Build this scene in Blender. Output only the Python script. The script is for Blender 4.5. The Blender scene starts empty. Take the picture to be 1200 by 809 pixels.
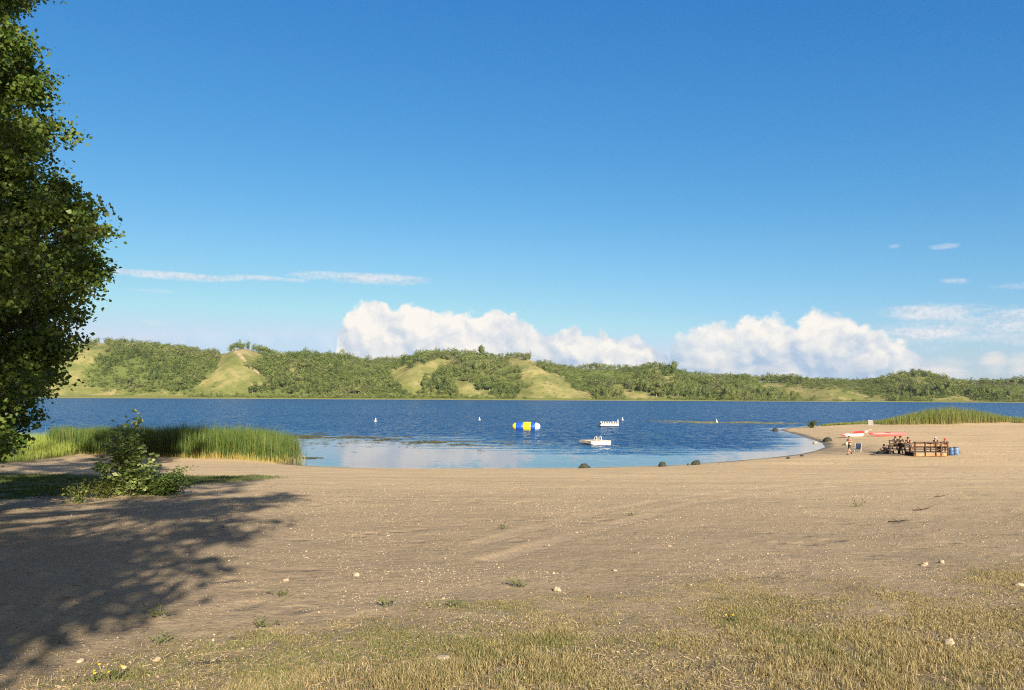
import bpy, math, random
import numpy as np
from mathutils import Vector, Matrix
random.seed(7)
RNG = np.random.default_rng(7)
scn = bpy.context.scene
COL = scn.collection
R = math.radians

# ------------------------------------------------------------------ basics
W0, H0, F0 = 1200.0, 809.0, 860.0
EYE = np.array([0.0, 0.0, 5.8])
PITCH, ROLL = math.atan(57.5 / F0), 0.005
fwd = np.array([0, math.cos(PITCH), math.sin(PITCH)])
r0_ = np.array([1.0, 0, 0]); u0_ = np.array([0, -math.sin(PITCH), math.cos(PITCH)])
RT = math.cos(ROLL) * r0_ + math.sin(ROLL) * u0_
UP = -math.sin(ROLL) * r0_ + math.cos(ROLL) * u0_
SUN_EL = R(24.0)
TO_SUN = np.array([0.325, -0.945, math.tan(SUN_EL)])
EXPO = 1.0

def hor(px): return 462 + (px - 600) * 0.005
def project(P):
    d = np.asarray(P, float) - EYE
    w = d @ fwd
    w = np.where(np.abs(w) < 1e-3, 1e-3, w)
    px = 600 + F0 * (d @ RT) / w
    py = 404.5 - F0 * (d @ UP) / w
    return px, py
def ray(px, py):
    d = fwd * F0 + RT * (px - 600) + UP * (404.5 - py)
    return d / np.linalg.norm(d)

def sstep(a, b, x):
    t = np.clip((np.asarray(x, float) - a) / (b - a), 0, 1)
    return t * t * (3 - 2 * t)
_tab = np.random.default_rng(3).random((256, 256))
def vnoise(x, y):
    x = np.asarray(x, float); y = np.asarray(y, float)
    xi = np.floor(x).astype(int); yi = np.floor(y).astype(int)
    fx = x - xi; fy = y - yi
    fx = fx * fx * (3 - 2 * fx); fy = fy * fy * (3 - 2 * fy)
    a = _tab[xi % 256, yi % 256]; b = _tab[(xi + 1) % 256, yi % 256]
    c = _tab[xi % 256, (yi + 1) % 256]; d = _tab[(xi + 1) % 256, (yi + 1) % 256]
    return (a * (1 - fx) + b * fx) * (1 - fy) + (c * (1 - fx) + d * fx) * fy
def fbm(x, y, o=4):
    s = 0; a = 0.5; n = 0
    for i in range(o):
        s = s + a * vnoise(x * 2 ** i + 17.3 * i, y * 2 ** i + 5.1 * i); n += a; a *= 0.5
    return s / n

def in_poly(px, py, poly):
    px = np.asarray(px, float); py = np.asarray(py, float)
    ins = np.zeros(px.shape, bool)
    n = len(poly)
    for i in range(n):
        x1, y1 = poly[i]; x2, y2 = poly[(i + 1) % n]
        if y1 == y2: continue
        c = ((y1 > py) != (y2 > py)) & (px < (x2 - x1) * (py - y1) / (y2 - y1) + x1)
        ins ^= c
    return ins
def seg_dist(X, Y, pts, closed=False):
    best = np.full(np.shape(X), 1e9)
    n = len(pts)
    for i in range(n if closed else n - 1):
        x1, y1 = pts[i]; x2, y2 = pts[(i + 1) % n]
        dx, dy = x2 - x1, y2 - y1
        t = np.clip(((X - x1) * dx + (Y - y1) * dy) / (dx * dx + dy * dy + 1e-9), 0, 1)
        best = np.minimum(best, np.hypot(X - x1 - t * dx, Y - y1 - t * dy))
    return best

# ------------------------------------------------------------------ objects
def tag(o, label=None, cat=None, group=None, kind=None):
    if label: o['label'] = label
    if cat: o['category'] = cat
    if group: o['group'] = group
    if kind: o['kind'] = kind
    return o
def empty(name, loc=(0, 0, 0), rz=0.0):
    o = bpy.data.objects.new(name, None); COL.objects.link(o)
    o.location = loc; o.rotation_euler = (0, 0, rz); o.empty_display_size = 0.2
    return o
def link(name, me, mats=None, parent=None, smooth=False):
    o = bpy.data.objects.new(name, me); COL.objects.link(o)
    if mats is not None:
        for m in (mats if isinstance(mats, (list, tuple)) else [mats]): me.materials.append(m)
    if parent is not None: o.parent = parent
    if smooth: me.polygons.foreach_set('use_smooth', [True] * len(me.polygons))
    return o
def np_mesh(name, V, Fc, attrs=None, smooth=False):
    """V (n,3); Fc (m,k) constant k"""
    V = np.ascontiguousarray(V, np.float32); Fc = np.ascontiguousarray(Fc, np.int32)
    me = bpy.data.meshes.new(name)
    m, k = Fc.shape
    me.vertices.add(len(V)); me.vertices.foreach_set('co', V.ravel())
    me.loops.add(m * k); me.loops.foreach_set('vertex_index', Fc.ravel())
    me.polygons.add(m)
    me.polygons.foreach_set('loop_start', np.arange(0, m * k, k, dtype=np.int32))
    if smooth: me.polygons.foreach_set('use_smooth', np.ones(m, bool))
    for nm, a in (attrs or {}).items():
        a = np.asarray(a, np.float32)
        if a.ndim == 1:
            at = me.attributes.new(nm, 'FLOAT', 'POINT'); at.data.foreach_set('value', a)
        else:
            if a.shape[1] == 3: a = np.hstack([a, np.ones((len(a), 1), np.float32)])
            at = me.attributes.new(nm, 'FLOAT_COLOR', 'POINT'); at.data.foreach_set('color', np.ascontiguousarray(a).ravel())
    me.update(calc_edges=True); me.validate()
    return me
class MB:
    """collects shapes into one mesh"""
    def __init__(s): s.v = []; s.f = []; s.m = []; s.cur = 0
    def add(s, V, Fs):
        b = len(s.v); s.v += [tuple(map(float, p)) for p in V]
        s.f += [tuple(int(i) + b for i in f) for f in Fs]; s.m += [s.cur] * len(Fs); return s
    def box(s, c, d, M=None, bev=0.0):
        cx, cy, cz = c; x, y, z = d[0] / 2, d[1] / 2, d[2] / 2
        b = min(bev, x * .9, y * .9, z * .9)
        if b <= 0:
            V = [(sx * x, sy * y, sz * z) for sz in (-1, 1) for sy in (-1, 1) for sx in (-1, 1)]
            Fs = [(0, 2, 3, 1), (4, 5, 7, 6), (0, 1, 5, 4), (2, 6, 7, 3), (0, 4, 6, 2), (1, 3, 7, 5)]
        else:
            V = []; 
            prof = [(-z, b), (-z + b, 0), (z - b, 0), (z, b)]
            for zz, ins in prof:
                a, e = x - ins, y - ins
                ring = [(-a + b, -e), (a - b, -e), (a, -e + b), (a, e - b), (a - b, e), (-a + b, e), (-a, e - b), (-a, -e + b)]
                V += [(p, q, zz) for p, q in ring]
            Fs = [tuple(range(7, -1, -1)), tuple(range(24, 32))]
            for i in range(3):
                for j in range(8):
                    k = (j + 1) % 8
                    Fs.append((i * 8 + j, i * 8 + k, i * 8 + 8 + k, i * 8 + 8 + j))
        if M is not None: V = [tuple(M @ Vector(p)) for p in V]
        return s.add([(p[0] + cx, p[1] + cy, p[2] + cz) for p in V], Fs)
    def tube(s, pts, rad, n=8, cap=True):
        pts = [Vector(p) for p in pts]
        if not hasattr(rad, '__len__'): rad = [rad] * len(pts)
        V = []; Fs = []; prev = None
        for i, p in enumerate(pts):
            d = (pts[min(i + 1, len(pts) - 1)] - pts[max(i - 1, 0)]).normalized()
            if prev is None:
                a = Vector((0, 0, 1)) if abs(d.z) < .9 else Vector((1, 0, 0))
                prev = d.cross(a).normalized()
            x = (prev - d * prev.dot(d)).normalized(); y = d.cross(x); prev = x
            for j in range(n):
                t = 2 * math.pi * j / n
                V.append(p + (x * math.cos(t) + y * math.sin(t)) * rad[i])
        for i in range(len(pts) - 1):
            for j in range(n):
                k = (j + 1) % n
                Fs.append((i * n + j, i * n + k, (i + 1) * n + k, (i + 1) * n + j))
        if cap:
            Fs.append(tuple(range(n - 1, -1, -1))); Fs.append(tuple(range((len(pts) - 1) * n, len(pts) * n)))
        return s.add(V, Fs)
    def lathe(s, prof, n=20, M=None):
        """prof list of (r,z) around Z"""
        V = []; Fs = []
        for r, z in prof:
            for j in range(n):
                t = 2 * math.pi * j / n; V.append(Vector((r * math.cos(t), r * math.sin(t), z)))
        for i in range(len(prof) - 1):
            for j in range(n):
                k = (j + 1) % n; Fs.append((i * n + j, i * n + k, (i + 1) * n + k, (i + 1) * n + j))
        Fs.append(tuple(range(n - 1, -1, -1))); Fs.append(tuple(range((len(prof) - 1) * n, len(prof) * n)))
        if M is not None: V = [M @ p for p in V]
        return s.add(V, Fs)
    def blob(s, c, r, sub=2, amp=0.15, seed=0, flat=None):
        import bmesh
        bm = bmesh.new(); bmesh.ops.create_icosphere(bm, subdivisions=sub, radius=1)
        V = np.array([v.co[:] for v in bm.verts]); Fs = [[v.index for v in f.verts] for f in bm.faces]; bm.free()
        rg = np.random.default_rng(seed)
        k = 1 + amp * sum(np.sin(V @ (rg.normal(size=3) * f) + rg.random() * 6) / (1 + .4 * i) for i, f in enumerate((1.5, 2.2, 3.4, 5)))
        V = V * k[:, None] * np.asarray(r)
        if flat is not None: V[:, 2] = np.maximum(V[:, 2], flat)
        return s.add(V + np.asarray(c), Fs)
    def build(s, name, mats, parent=None, smooth=False):
        me = bpy.data.meshes.new(name); me.from_pydata(s.v, [], s.f)
        if any(s.m): me.polygons.foreach_set('material_index', s.m)
        me.update()
        return link(name, me, mats, parent, smooth)
def copy_tree(o, parent=None):
    c = o.copy(); COL.objects.link(c)
    if parent is not None: c.parent = parent
    for ch in list(o.children): copy_tree(ch, c)
    return c

# ------------------------------------------------------------------ node DSL
class NT:
    def __init__(s, tree): s.t = tree; s.n = tree.nodes; s.l = tree.links
    def new(s, typ, **kw):
        nd = s.n.new(typ)
        for k, v in kw.items(): setattr(nd, k, v)
        return nd
    def put(s, sock, v):
        if isinstance(v, E): s.l.new(v.s, sock)
        elif hasattr(v, 'links'): s.l.new(v, sock)
        elif v is not None:
            try: sock.default_value = v
            except Exception: sock.default_value = tuple(v) + (1,)
    def math(s, op, a, b=None, c=None, clamp=False):
        nd = s.new('ShaderNodeMath', operation=op); nd.use_clamp = clamp
        s.put(nd.inputs[0], a)
        if b is not None: s.put(nd.inputs[1], b)
        if c is not None: s.put(nd.inputs[2], c)
        return E(s, nd.outputs[0])
    def ss(s, a, b, x):
        nd = s.new('ShaderNodeMapRange', interpolation_type='SMOOTHSTEP')
        s.put(nd.inputs[0], x); s.put(nd.inputs[1], a); s.put(nd.inputs[2], b)
        return E(s, nd.outputs[0])
    def mix(s, f, a, b, blend='MIX'):
        nd = s.new('ShaderNodeMix', data_type='RGBA', blend_type=blend)
        s.put(nd.inputs[0], f); s.put(nd.inputs[6], a); s.put(nd.inputs[7], b)
        return E(s, nd.outputs[2])
    def noise(s, vec=None, scale=5, detail=3, rough=.5, dist=0, dim='3D', out=0):
        nd = s.new('ShaderNodeTexNoise', noise_dimensions=dim)
        if vec is not None: s.put(nd.inputs['Vector'], vec)
        s.put(nd.inputs['Scale'], scale); nd.inputs['Detail'].default_value = detail
        nd.inputs['Roughness'].default_value = rough; nd.inputs['Distortion'].default_value = dist
        return E(s, nd.outputs[out])
    def vor(s, vec, scale, feature='F1', smooth=.3, out='Distance', rand=1):
        nd = s.new('ShaderNodeTexVoronoi', feature=feature)
        s.put(nd.inputs['Vector'], vec); s.put(nd.inputs['Scale'], scale)
        if feature == 'SMOOTH_F1': nd.inputs['Smoothness'].default_value = smooth
        nd.inputs['Randomness'].default_value = rand
        return E(s, nd.outputs[out])
    def attr(s, nm, col=False):
        nd = s.new('ShaderNodeAttribute', attribute_name=nm)
        return E(s, nd.outputs['Color' if col else 'Fac'])
    def xyz(s, x, y, z):
        nd = s.new('ShaderNodeCombineXYZ')
        for i, v in enumerate((x, y, z)): s.put(nd.inputs[i], v)
        return E(s, nd.outputs[0])
    def vscale(s, v, sc):
        nd = s.new('ShaderNodeVectorMath', operation='MULTIPLY'); s.put(nd.inputs[0], v); s.put(nd.inputs[1], sc)
        return E(s, nd.outputs[0])
    def vmath(s, op, a, b=None):
        nd = s.new('ShaderNodeVectorMath', operation=op); s.put(nd.inputs[0], a)
        if b is not None: s.put(nd.inputs[1], b)
        return E(s, nd.outputs[0])
    def bump(s, h, strength=.5, dist=.02, normal=None):
        nd = s.new('ShaderNodeBump'); s.put(nd.inputs['Height'], h)
        nd.inputs['Strength'].default_value = strength; nd.inputs['Distance'].default_value = dist
        if normal is not None: s.put(nd.inputs['Normal'], normal)
        return E(s, nd.outputs[0])
    def pos(s): return E(s, s.new('ShaderNodeNewGeometry').outputs['Position'])
    def obj(s): return E(s, s.new('ShaderNodeTexCoord').outputs['Object'])
class E:
    def __init__(s, nt, sock): s.nt = nt; s.s = sock
    def __add__(s, o): return s.nt.math('ADD', s, o)
    __radd__ = __add__
    def __sub__(s, o): return s.nt.math('SUBTRACT', s, o)
    def __rsub__(s, o): return s.nt.math('SUBTRACT', o, s)
    def __mul__(s, o): return s.nt.math('MULTIPLY', s, o)
    __rmul__ = __mul__
    def __truediv__(s, o): return s.nt.math('DIVIDE', s, o)
    def clamp(s): return s.nt.math('ADD', s, 0.0, clamp=True)

def new_mat(name):
    m = bpy.data.materials.new(name); m.use_nodes = True
    nt = NT(m.node_tree); nt.n.clear()
    out = nt.new('ShaderNodeOutputMaterial')
    return m, nt, out
def principled(nt, out, color, rough=.7, spec=.3, normal=None, metallic=0):
    b = nt.new('ShaderNodeBsdfPrincipled')
    nt.put(b.inputs['Base Color'], color if isinstance(color, E) else tuple(color) + (1,))
    nt.put(b.inputs['Roughness'], rough); nt.put(b.inputs['Specular IOR Level'], spec)
    b.inputs['Metallic'].default_value = metallic
    if normal is not None: nt.put(b.inputs['Normal'], normal)
    nt.l.new(b.outputs[0], out.inputs[0])
    return b
def plain(name, col, rough=.6, spec=.3, var=.15, scale=6, bump=0.0, bscale=40):
    """simple painted/plastic/cloth surface with uneven tone and fine relief"""
    m, nt, out = new_mat(name)
    p = nt.obj()
    n = nt.noise(p, scale, 4, .6)
    c = nt.mix(nt.ss(.3, .7, n), tuple(x * (1 - var) for x in col), tuple(min(1, x * (1 + var)) for x in col))
    nrm = nt.bump(nt.noise(p, bscale, 3), .6, bump) if bump else None
    principled(nt, out, c, rough, spec, nrm)
    return m
def leafy(name, tint=(1, 1, 1), trans=.35, rough=.55, spec=.25):
    """foliage whose own colour per leaf is stored with the mesh"""
    m, nt, out = new_mat(name)
    c = nt.mix(1.0, nt.attr('Col', True), tuple(tint) + (1,), 'MULTIPLY')
    b = nt.new('ShaderNodeBsdfPrincipled'); nt.put(b.inputs['Base Color'], c)
    b.inputs['Roughness'].default_value = rough; b.inputs['Specular IOR Level'].default_value = spec
    t = nt.new('ShaderNodeBsdfTranslucent')
    nt.put(t.inputs[0], nt.mix(1.0, c, (1.35, 1.25, .55, 1), 'MULTIPLY'))
    mx = nt.new('ShaderNodeMixShader'); mx.inputs[0].default_value = trans
    nt.l.new(b.outputs[0], mx.inputs[1]); nt.l.new(t.outputs[0], mx.inputs[2]); nt.l.new(mx.outputs[0], out.inputs[0])
    return m

SUN_E = 5.0
SKY_STRENGTH = .10; SKY_SAT = 1.15; SKY_HUE = .5; SKY_DUST = .4; SKY_OZONE = 1.5
SKY_CURVE = ((.537, 1.435), (.572, .89), (.724, .53))
LOW1 = [(-2.3, -7.5), (-1.9, -8.0), (-1.6, -8.8), (-2.2, -9.4), (-1.0, -11.3), (-1.6, -12.3), (-.1, -16), (.0, -16.8), (-.5, -15.6), (-.7, -15), (-.8, -17.3), (.1, -37), (-.6, -33), (-.6, -28), (-1.5, -22),
        (-3.2, -8.6), (-3.2, -9.5), (-2.6, -11), (-3.6, -8.4), (-3.4, -12), (-4.8, -11), (-2.8, -14), (-4.0, -16), (-5.5, -9.5), (-1.6, -19.5), (-4.2, -9.0), (-.4, -24)]
LOW2 = [(-6.5, -13), (-8, -14), (-9, -11), (-7, -10), (-10, -16), (-7, -18), (-11, -12), (-6.5, -22), (-13, -15), (-9, -20)]
SHADE_TREES = [
    (-6.2, 4.2, 21.0, 4.2, 5.8, 101, 'leafy poplar behind the viewer nearest to the photographer, shading the sand', 50, 8, LOW1),
    (-13.5, 0.0, 29.0, 3.2, 6.6, 102, 'leafy poplar behind the viewer farther left, shading the lawn', 62, 8, LOW2),
    (-21.0, -4.0, 27.0, 3.2, 5.8, 103, 'leafy poplar behind the viewer farthest left of the row', 50)]
HAZE = 0.7e-4

# ------------------------------------------------------------------ render, camera, light
scn.render.engine = 'CYCLES'
scn.view_settings.view_transform = 'Standard'; scn.view_settings.look = 'None'
scn.view_settings.gamma = 1; scn.view_settings.use_curve_mapping = False
scn.view_settings.exposure = EXPO
scn.cycles.max_bounces = 6; scn.cycles.diffuse_bounces = 3; scn.cycles.glossy_bounces = 3
scn.cycles.transmission_bounces = 4; scn.cycles.sample_clamp_indirect = 6
scn.cycles.use_denoising = False; scn.cycles.pixel_filter_type = 'BLACKMAN_HARRIS'; scn.cycles.filter_width = 1.15
cam_d = bpy.data.cameras.new('camera'); cam = bpy.data.objects.new('camera', cam_d); COL.objects.link(cam)
cam_d.sensor_width = 36; cam_d.lens = 36 * F0 / W0; cam_d.clip_start = .05; cam_d.clip_end = 20000
Mx = Matrix((tuple(RT), tuple(UP), tuple(-fwd))).transposed().to_4x4()
Mx.translation = Vector(EYE); cam.matrix_world = Mx
scn.camera = cam
sun_d = bpy.data.lights.new('sun', 'SUN'); sun = bpy.data.objects.new('sun', sun_d); COL.objects.link(sun)
sun_d.energy = SUN_E; sun_d.angle = R(.53); sun_d.color = (1.0, .87, .68)
sun.rotation_euler = Vector(TO_SUN).to_track_quat('Z', 'Y').to_euler()
sun.location = (30, -30, 40)

world = bpy.data.worlds.new('World'); scn.world = world; world.use_nodes = True
nt = NT(world.node_tree); nt.n.clear()
sky = nt.new('ShaderNodeTexSky', sky_type='NISHITA'); sky.sun_disc = False
sky.sun_elevation = SUN_EL; sky.sun_rotation = math.atan2(TO_SUN[0], TO_SUN[1])
sky.altitude = 500; sky.air_density = 1.0; sky.dust_density = SKY_DUST; sky.ozone_density = SKY_OZONE
hs = nt.new('ShaderNodeHueSaturation'); nt.put(hs.inputs['Color'], sky.outputs[0])
hs.inputs['Saturation'].default_value = SKY_SAT; hs.inputs['Value'].default_value = 1.0; hs.inputs['Hue'].default_value = SKY_HUE
skyc = E(nt, hs.outputs[0])
SKY_STR = SKY_STRENGTH
# clouds live in the sky itself, laid out by compass bearing and height above the horizon
tc = nt.new('ShaderNodeTexCoord'); sep = nt.new('ShaderNodeSeparateXYZ'); nt.l.new(tc.outputs['Generated'], sep.inputs[0])
dx, dy, dz = (E(nt, sep.outputs[i]) for i in range(3))
az = nt.math('ARCTAN2', dx, dy); el = nt.math('ARCSINE', dz)
U = az * F0; Vv = el * F0            # in units of 1/860 rad
def sky_uv(px, py):
    d = ray(px, py); return math.atan2(d[0], d[1]) * F0, math.asin(d[2]) * F0
uv = nt.xyz(U, Vv, 0.0)
warp = nt.noise(uv, 1 / 34, 6, .62, out=1)
wv = nt.vmath('SUBTRACT', warp, (.5, .5, .5))
uvw = nt.vmath('ADD', uv, nt.vscale(wv, (30, 22, 0)))
def billow(vec):
    a = nt.vor(vec, 1 / 24, 'SMOOTH_F1', .35)
    b = nt.vor(vec, 1 / 10.5, 'SMOOTH_F1', .3)
    c = nt.noise(vec, 1 / 6, 5, .6)
    return (1 - a) * .55 + (1 - b) * .27 + c * .30
bil = billow(uvw)
def lump(vec):
    return (1 - nt.vor(vec, 1 / 40, 'SMOOTH_F1', .5)) * .62 + (1 - nt.vor(vec, 1 / 17, 'SMOOTH_F1', .45)) * .20 + nt.noise(vec, 1 / 11, 5, .62) * .30
relief = lump(uvw) - lump(nt.vmath('ADD', uvw, (5.0, 8.0, 0)))                  # >0: puff side turned to the sun
fine = nt.noise(uv, 1 / 5, 5, .65)
soft = nt.noise(nt.vscale(nt.vmath('ADD', uv, nt.vscale(wv, (14, 6, 0))), (1 / 46, 1 / 12, 1)), 1, 6, .6)
def curve(pts, vmax, x, umin=-560, umax=560):
    fc = nt.new('ShaderNodeFloatCurve'); c = fc.mapping.curves[0]
    P = [((u - umin) / (umax - umin), v / vmax) for u, v in pts]
    while len(c.points) < len(P): c.points.new(.5, .5)
    for p, (a, b) in zip(c.points, P): p.location = (a, b); p.handle_type = 'AUTO'
    fc.mapping.update()
    nt.put(fc.inputs[1], (x - umin) / (umax - umin))
    return E(nt, fc.outputs[0]) * vmax
def bank(pix, fade_pix):
    pts = [sky_uv(a, b) for a, b in pix]
    pts = [(-560, 0)] + [(pts[0][0] - 6, 0)] + pts + [(pts[-1][0] + 6, 0), (560, 0)]
    top = curve(pts, 140, U)
    op = curve([(sky_uv(a, 420)[0], o) for a, o in fade_pix], 1, U)
    return top, op
topA, opA = bank([(395, 392), (405, 374), (420, 360), (440, 355), (470, 356), (500, 360), (530, 366), (560, 361), (582, 361), (606, 371), (640, 385), (668, 383), (690, 394), (720, 394), (752, 399), (770, 408), (786, 420)],
                 [(330, 0), (390, 1), (790, 1), (830, 0)])
dA = nt.ss(-1.8, 6.5, topA + (bil - .55) * 32 - Vv) * opA
topB, opB = bank([(786, 402), (800, 388), (832, 381), (860, 379), (885, 371), (912, 371), (928, 378), (940, 370), (955, 363), (985, 363), (1003, 372), (1025, 387), (1045, 398), (1064, 408), (1085, 425)],
                 [(740, 0), (790, .75), (850, 1), (1060, 1), (1110, 0)])
dB = nt.ss(-2.0, 7, topB + (bil - .55) * 30 - Vv) * opB * .97
topC, opC = bank([(175, 405), (200, 389), (260, 385), (320, 388), (370, 386), (430, 380), (470, 380)],
                 [(150, 0), (230, .75), (330, .9), (400, .85), (480, 0)])
dC = nt.ss(-2.0, 10.0, topC + (soft - .5) * 24 + (bil - .55) * 18 - Vv) * opC
def lens(px, py, wpx, hpx, amp=.9, k=1.0, skew=0.0):
    u, v = sky_uv(px, py)
    a = (U - u) / wpx; b = (Vv - v - (U - u) * skew) / hpx
    q = 1 - a * a - b * b + (soft - .5) * amp * 3.2 + (fine - .5) * amp * .5 - .15
    return nt.ss(.0, 1.1, q) * k
def mx_(*a):
    r = a[0]
    for b in a[1:]: r = nt.math('MAXIMUM', r, b)
    return r
thin = mx_(lens(205, 323.5, 120, 5.5, .9, .75, .0), lens(425, 326.5, 100, 8.5, .6, .9, -.015), lens(300, 326, 60, 4, 1.0, .65),
           lens(1110, 289, 18, 4, 1.1, .38), lens(1121, 329, 18, 5, .8, .55), lens(1048, 289, 8, 4, 1, .3), lens(1192, 335, 26, 5, 1.0, .3),
           lens(1095, 367, 66, 13, .7, .9), lens(1095, 389, 60, 12, .5, 1.0), lens(1178, 384, 62, 9, .6, .95), lens(1185, 369, 44, 7, .8, .8),
           lens(1190, 394, 120, 8, .6, .55), lens(1150, 384, 130, 26, .8, .5), lens(175, 341, 30, 3, 1.2, .25), lens(172, 378, 20, 3, 1.2, .25))
low = mx_(lens(1100, 432, 36, 13, .7, 1), lens(1166, 425, 17, 14, .6, 1), lens(1196, 427, 17, 14, .6, 1), lens(900, 432, 26, 8, .9, .5), lens(1010, 428, 20, 9, .9, .45), lens(840, 428, 40, 8, .9, .5))
veil = nt.ss(115, 10, Vv) * nt.ss(120, 420, U) * .5           # bluish rain haze low in the sky on the right
EX = 2 ** EXPO
def dl(r, g, b): 
    f = lambda c: ((c / 255 + .055) / 1.055) ** 2.4 if c > 10 else c / 3294
    return tuple(f(c) / EX for c in (r, g, b)) + (1,)
ssep = nt.new('ShaderNodeSeparateColor'); nt.put(ssep.inputs[0], nt.vscale(skyc, (SKY_STR * EX,) * 3))
chan = [nt.math('MINIMUM', nt.math('POWER', nt.math('MINIMUM', E(nt, ssep.outputs[i]), 1.5), g_) * (k_ / EX), 1.0 / EX) for i, (k_, g_) in enumerate(SKY_CURVE)]
ccomb = nt.new('ShaderNodeCombineColor')
for i in range(3): nt.put(ccomb.inputs[i], chan[i])
c0 = nt.mix(nt.ss(.20, .02, dz), E(nt, ccomb.outputs[0]), nt.vscale(E(nt, ccomb.outputs[0]), (.70, .90, 1.0)))
lit = dl(255, 250, 242); shade = dl(182, 203, 227)
def cshade(lo, hi, k=3.2, base=.42):
    return (base + relief * k + nt.ss(lo, hi, Vv) * .5).clamp()
# added dim warm tint on the unseen sky behind and overhead, cuts blue fill
fill_tint = nt.math('MAXIMUM', nt.ss(.15, -.35, dy), nt.ss(.58, .85, dz)) * .85
c0 = nt.mix(fill_tint, c0, (.20 / EX, .165 / EX, .13 / EX, 1))
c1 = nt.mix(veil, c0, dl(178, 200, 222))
c2 = nt.mix(dC, c1, nt.mix(cshade(40, 85, 1.2), dl(176, 212, 240), dl(212, 234, 248)))
c3 = nt.mix(dB, c2, nt.mix(cshade(20, 84, 2.6, .34), dl(176, 200, 226), lit))
c4 = nt.mix(dA, c3, nt.mix(cshade(30, 92, 2.6, .44), shade, lit))
c5 = nt.mix(low, c4, dl(238, 234, 232))
tl = nt.ss(-.35, .3, (fine - .5) * 1.2 + nt.noise(nt.vscale(uv, (1 / 40, 1 / 9, 1)), 1, 3) - .45)
c6 = nt.mix(thin, c5, nt.mix(tl, dl(192, 212, 230), dl(240, 240, 243)))
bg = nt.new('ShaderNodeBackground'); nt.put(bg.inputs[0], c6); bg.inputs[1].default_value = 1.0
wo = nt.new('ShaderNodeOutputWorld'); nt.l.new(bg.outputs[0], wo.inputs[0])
world.cycles.sampling_method = 'MANUAL'; world.cycles.sample_map_resolution = 1024

# ------------------------------------------------------------------ terrain
def px_ground(px, py, z=0.0):
    d = ray(px, py); t = (z - EYE[2]) / d[2]; p = EYE + d * t; return (p[0], p[1])
SH_PIX = [(340, 545), (370, 547), (400, 548), (450, 549.5), (500, 550), (600, 549.3), (660, 549), (700, 548.3), (760, 546.8), (800, 545.2), (850, 541.3), (900, 537), (935, 533), (955, 529),
          (967, 524.5), (966, 520.5), (955, 516), (940, 511.5), (925, 507), (914, 504), (922, 502.3), (940, 501), (956, 499.6), (1000, 499), (1100, 498.8), (1200, 498.5), (1320, 498)]
SHORE = [px_ground(a, b) for a, b in SH_PIX]
LAND = [(-260, -200)] + [(-260, 120), (-150, 104), (-95, 92), (-66, 83), (-48, 76), (-36, 72), (-27, 68.5), (-21, 65.5)] + SHORE + [(300, 190), (300, -200)]
def shore_sd(X, Y):
    """+ on land, - over water, metres"""
    X = np.asarray(X, float); Y = np.asarray(Y, float)
    d = seg_dist(X, Y, LAND, True)
    return np.where(in_poly(X, Y, LAND), d, -d)
def terrain(X, Y, sd=None):
    X = np.asarray(X, float); Y = np.asarray(Y, float)
    if sd is None: sd = shore_sd(X, Y)
    zc = np.interp(Y, [-60, -20, 0, 6, 12, 20, 40, 57, 68, 100, 145, 200], [5.0, 4.7, 4.12, 3.72, 3.28, 2.72, 1.32, .46, .46, .6, .75, .6])
    zs = np.where(sd > 0, .02 + .095 * sd - .0002 * sd * sd, np.maximum(-.07 * -sd, -3))
    zs = np.where(sd > 60, 50, zs)
    k = .18
    h = np.clip(.5 + .5 * (zs - zc) / k, 0, 1)
    z = zs * (1 - h) + zc * h - k * h * (1 - h)
    near = sstep(-.3, 1.5, sd)
    z = z + near * ((fbm(X / 3.1, Y / 3.1, 3) - .5) * .10 + (fbm(X / .7 + 9, Y / .7, 3) - .5) * .035 * sstep(60, 25, Y))
    # grassy mound under the reeds at the far edge of the spit
    z = z + 1.0 * np.exp(-(((X - 84) / 10) ** 2 + ((Y - 141) / 4) ** 2)) * near
    return z
def ground_at(px, py):
    d = ray(px, py); t = np.geomspace(3, 400, 4000)
    P = EYE + d * t[:, None]
    g = np.maximum(terrain(P[:, 0], P[:, 1]), 0)
    i = np.argmax(P[:, 2] < g)
    a, b = P[i - 1], P[i]; ga, gb = a[2] - g[i - 1], b[2] - g[i]
    p = a + (b - a) * (ga / (ga - gb)); return Vector((p[0], p[1], float(max(0, terrain(p[0], p[1])))))
def gz(x, y): return float(terrain(np.array([x]), np.array([y]))[0])

# polar sheet round the viewer
ang = np.concatenate([np.linspace(-math.pi, -.86, 90)[:-1], np.linspace(-.86, .86, 900), np.linspace(.86, math.pi, 90)[1:]])
rad = np.concatenate([np.linspace(0.05, 3.2, 10)[:-1], np.geomspace(3.2, 60, 430)[:-1], np.geomspace(60, 150, 150)[:-1], np.geomspace(150, 330, 24)])
A, Rr = np.meshgrid(ang, rad); GX = (np.sin(A) * Rr); GY = (np.cos(A) * Rr)
gsh = GX.shape; gx, gy = GX.ravel(), GY.ravel()
gsd = shore_sd(gx, gy); gzv = terrain(gx, gy, gsd)
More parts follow.
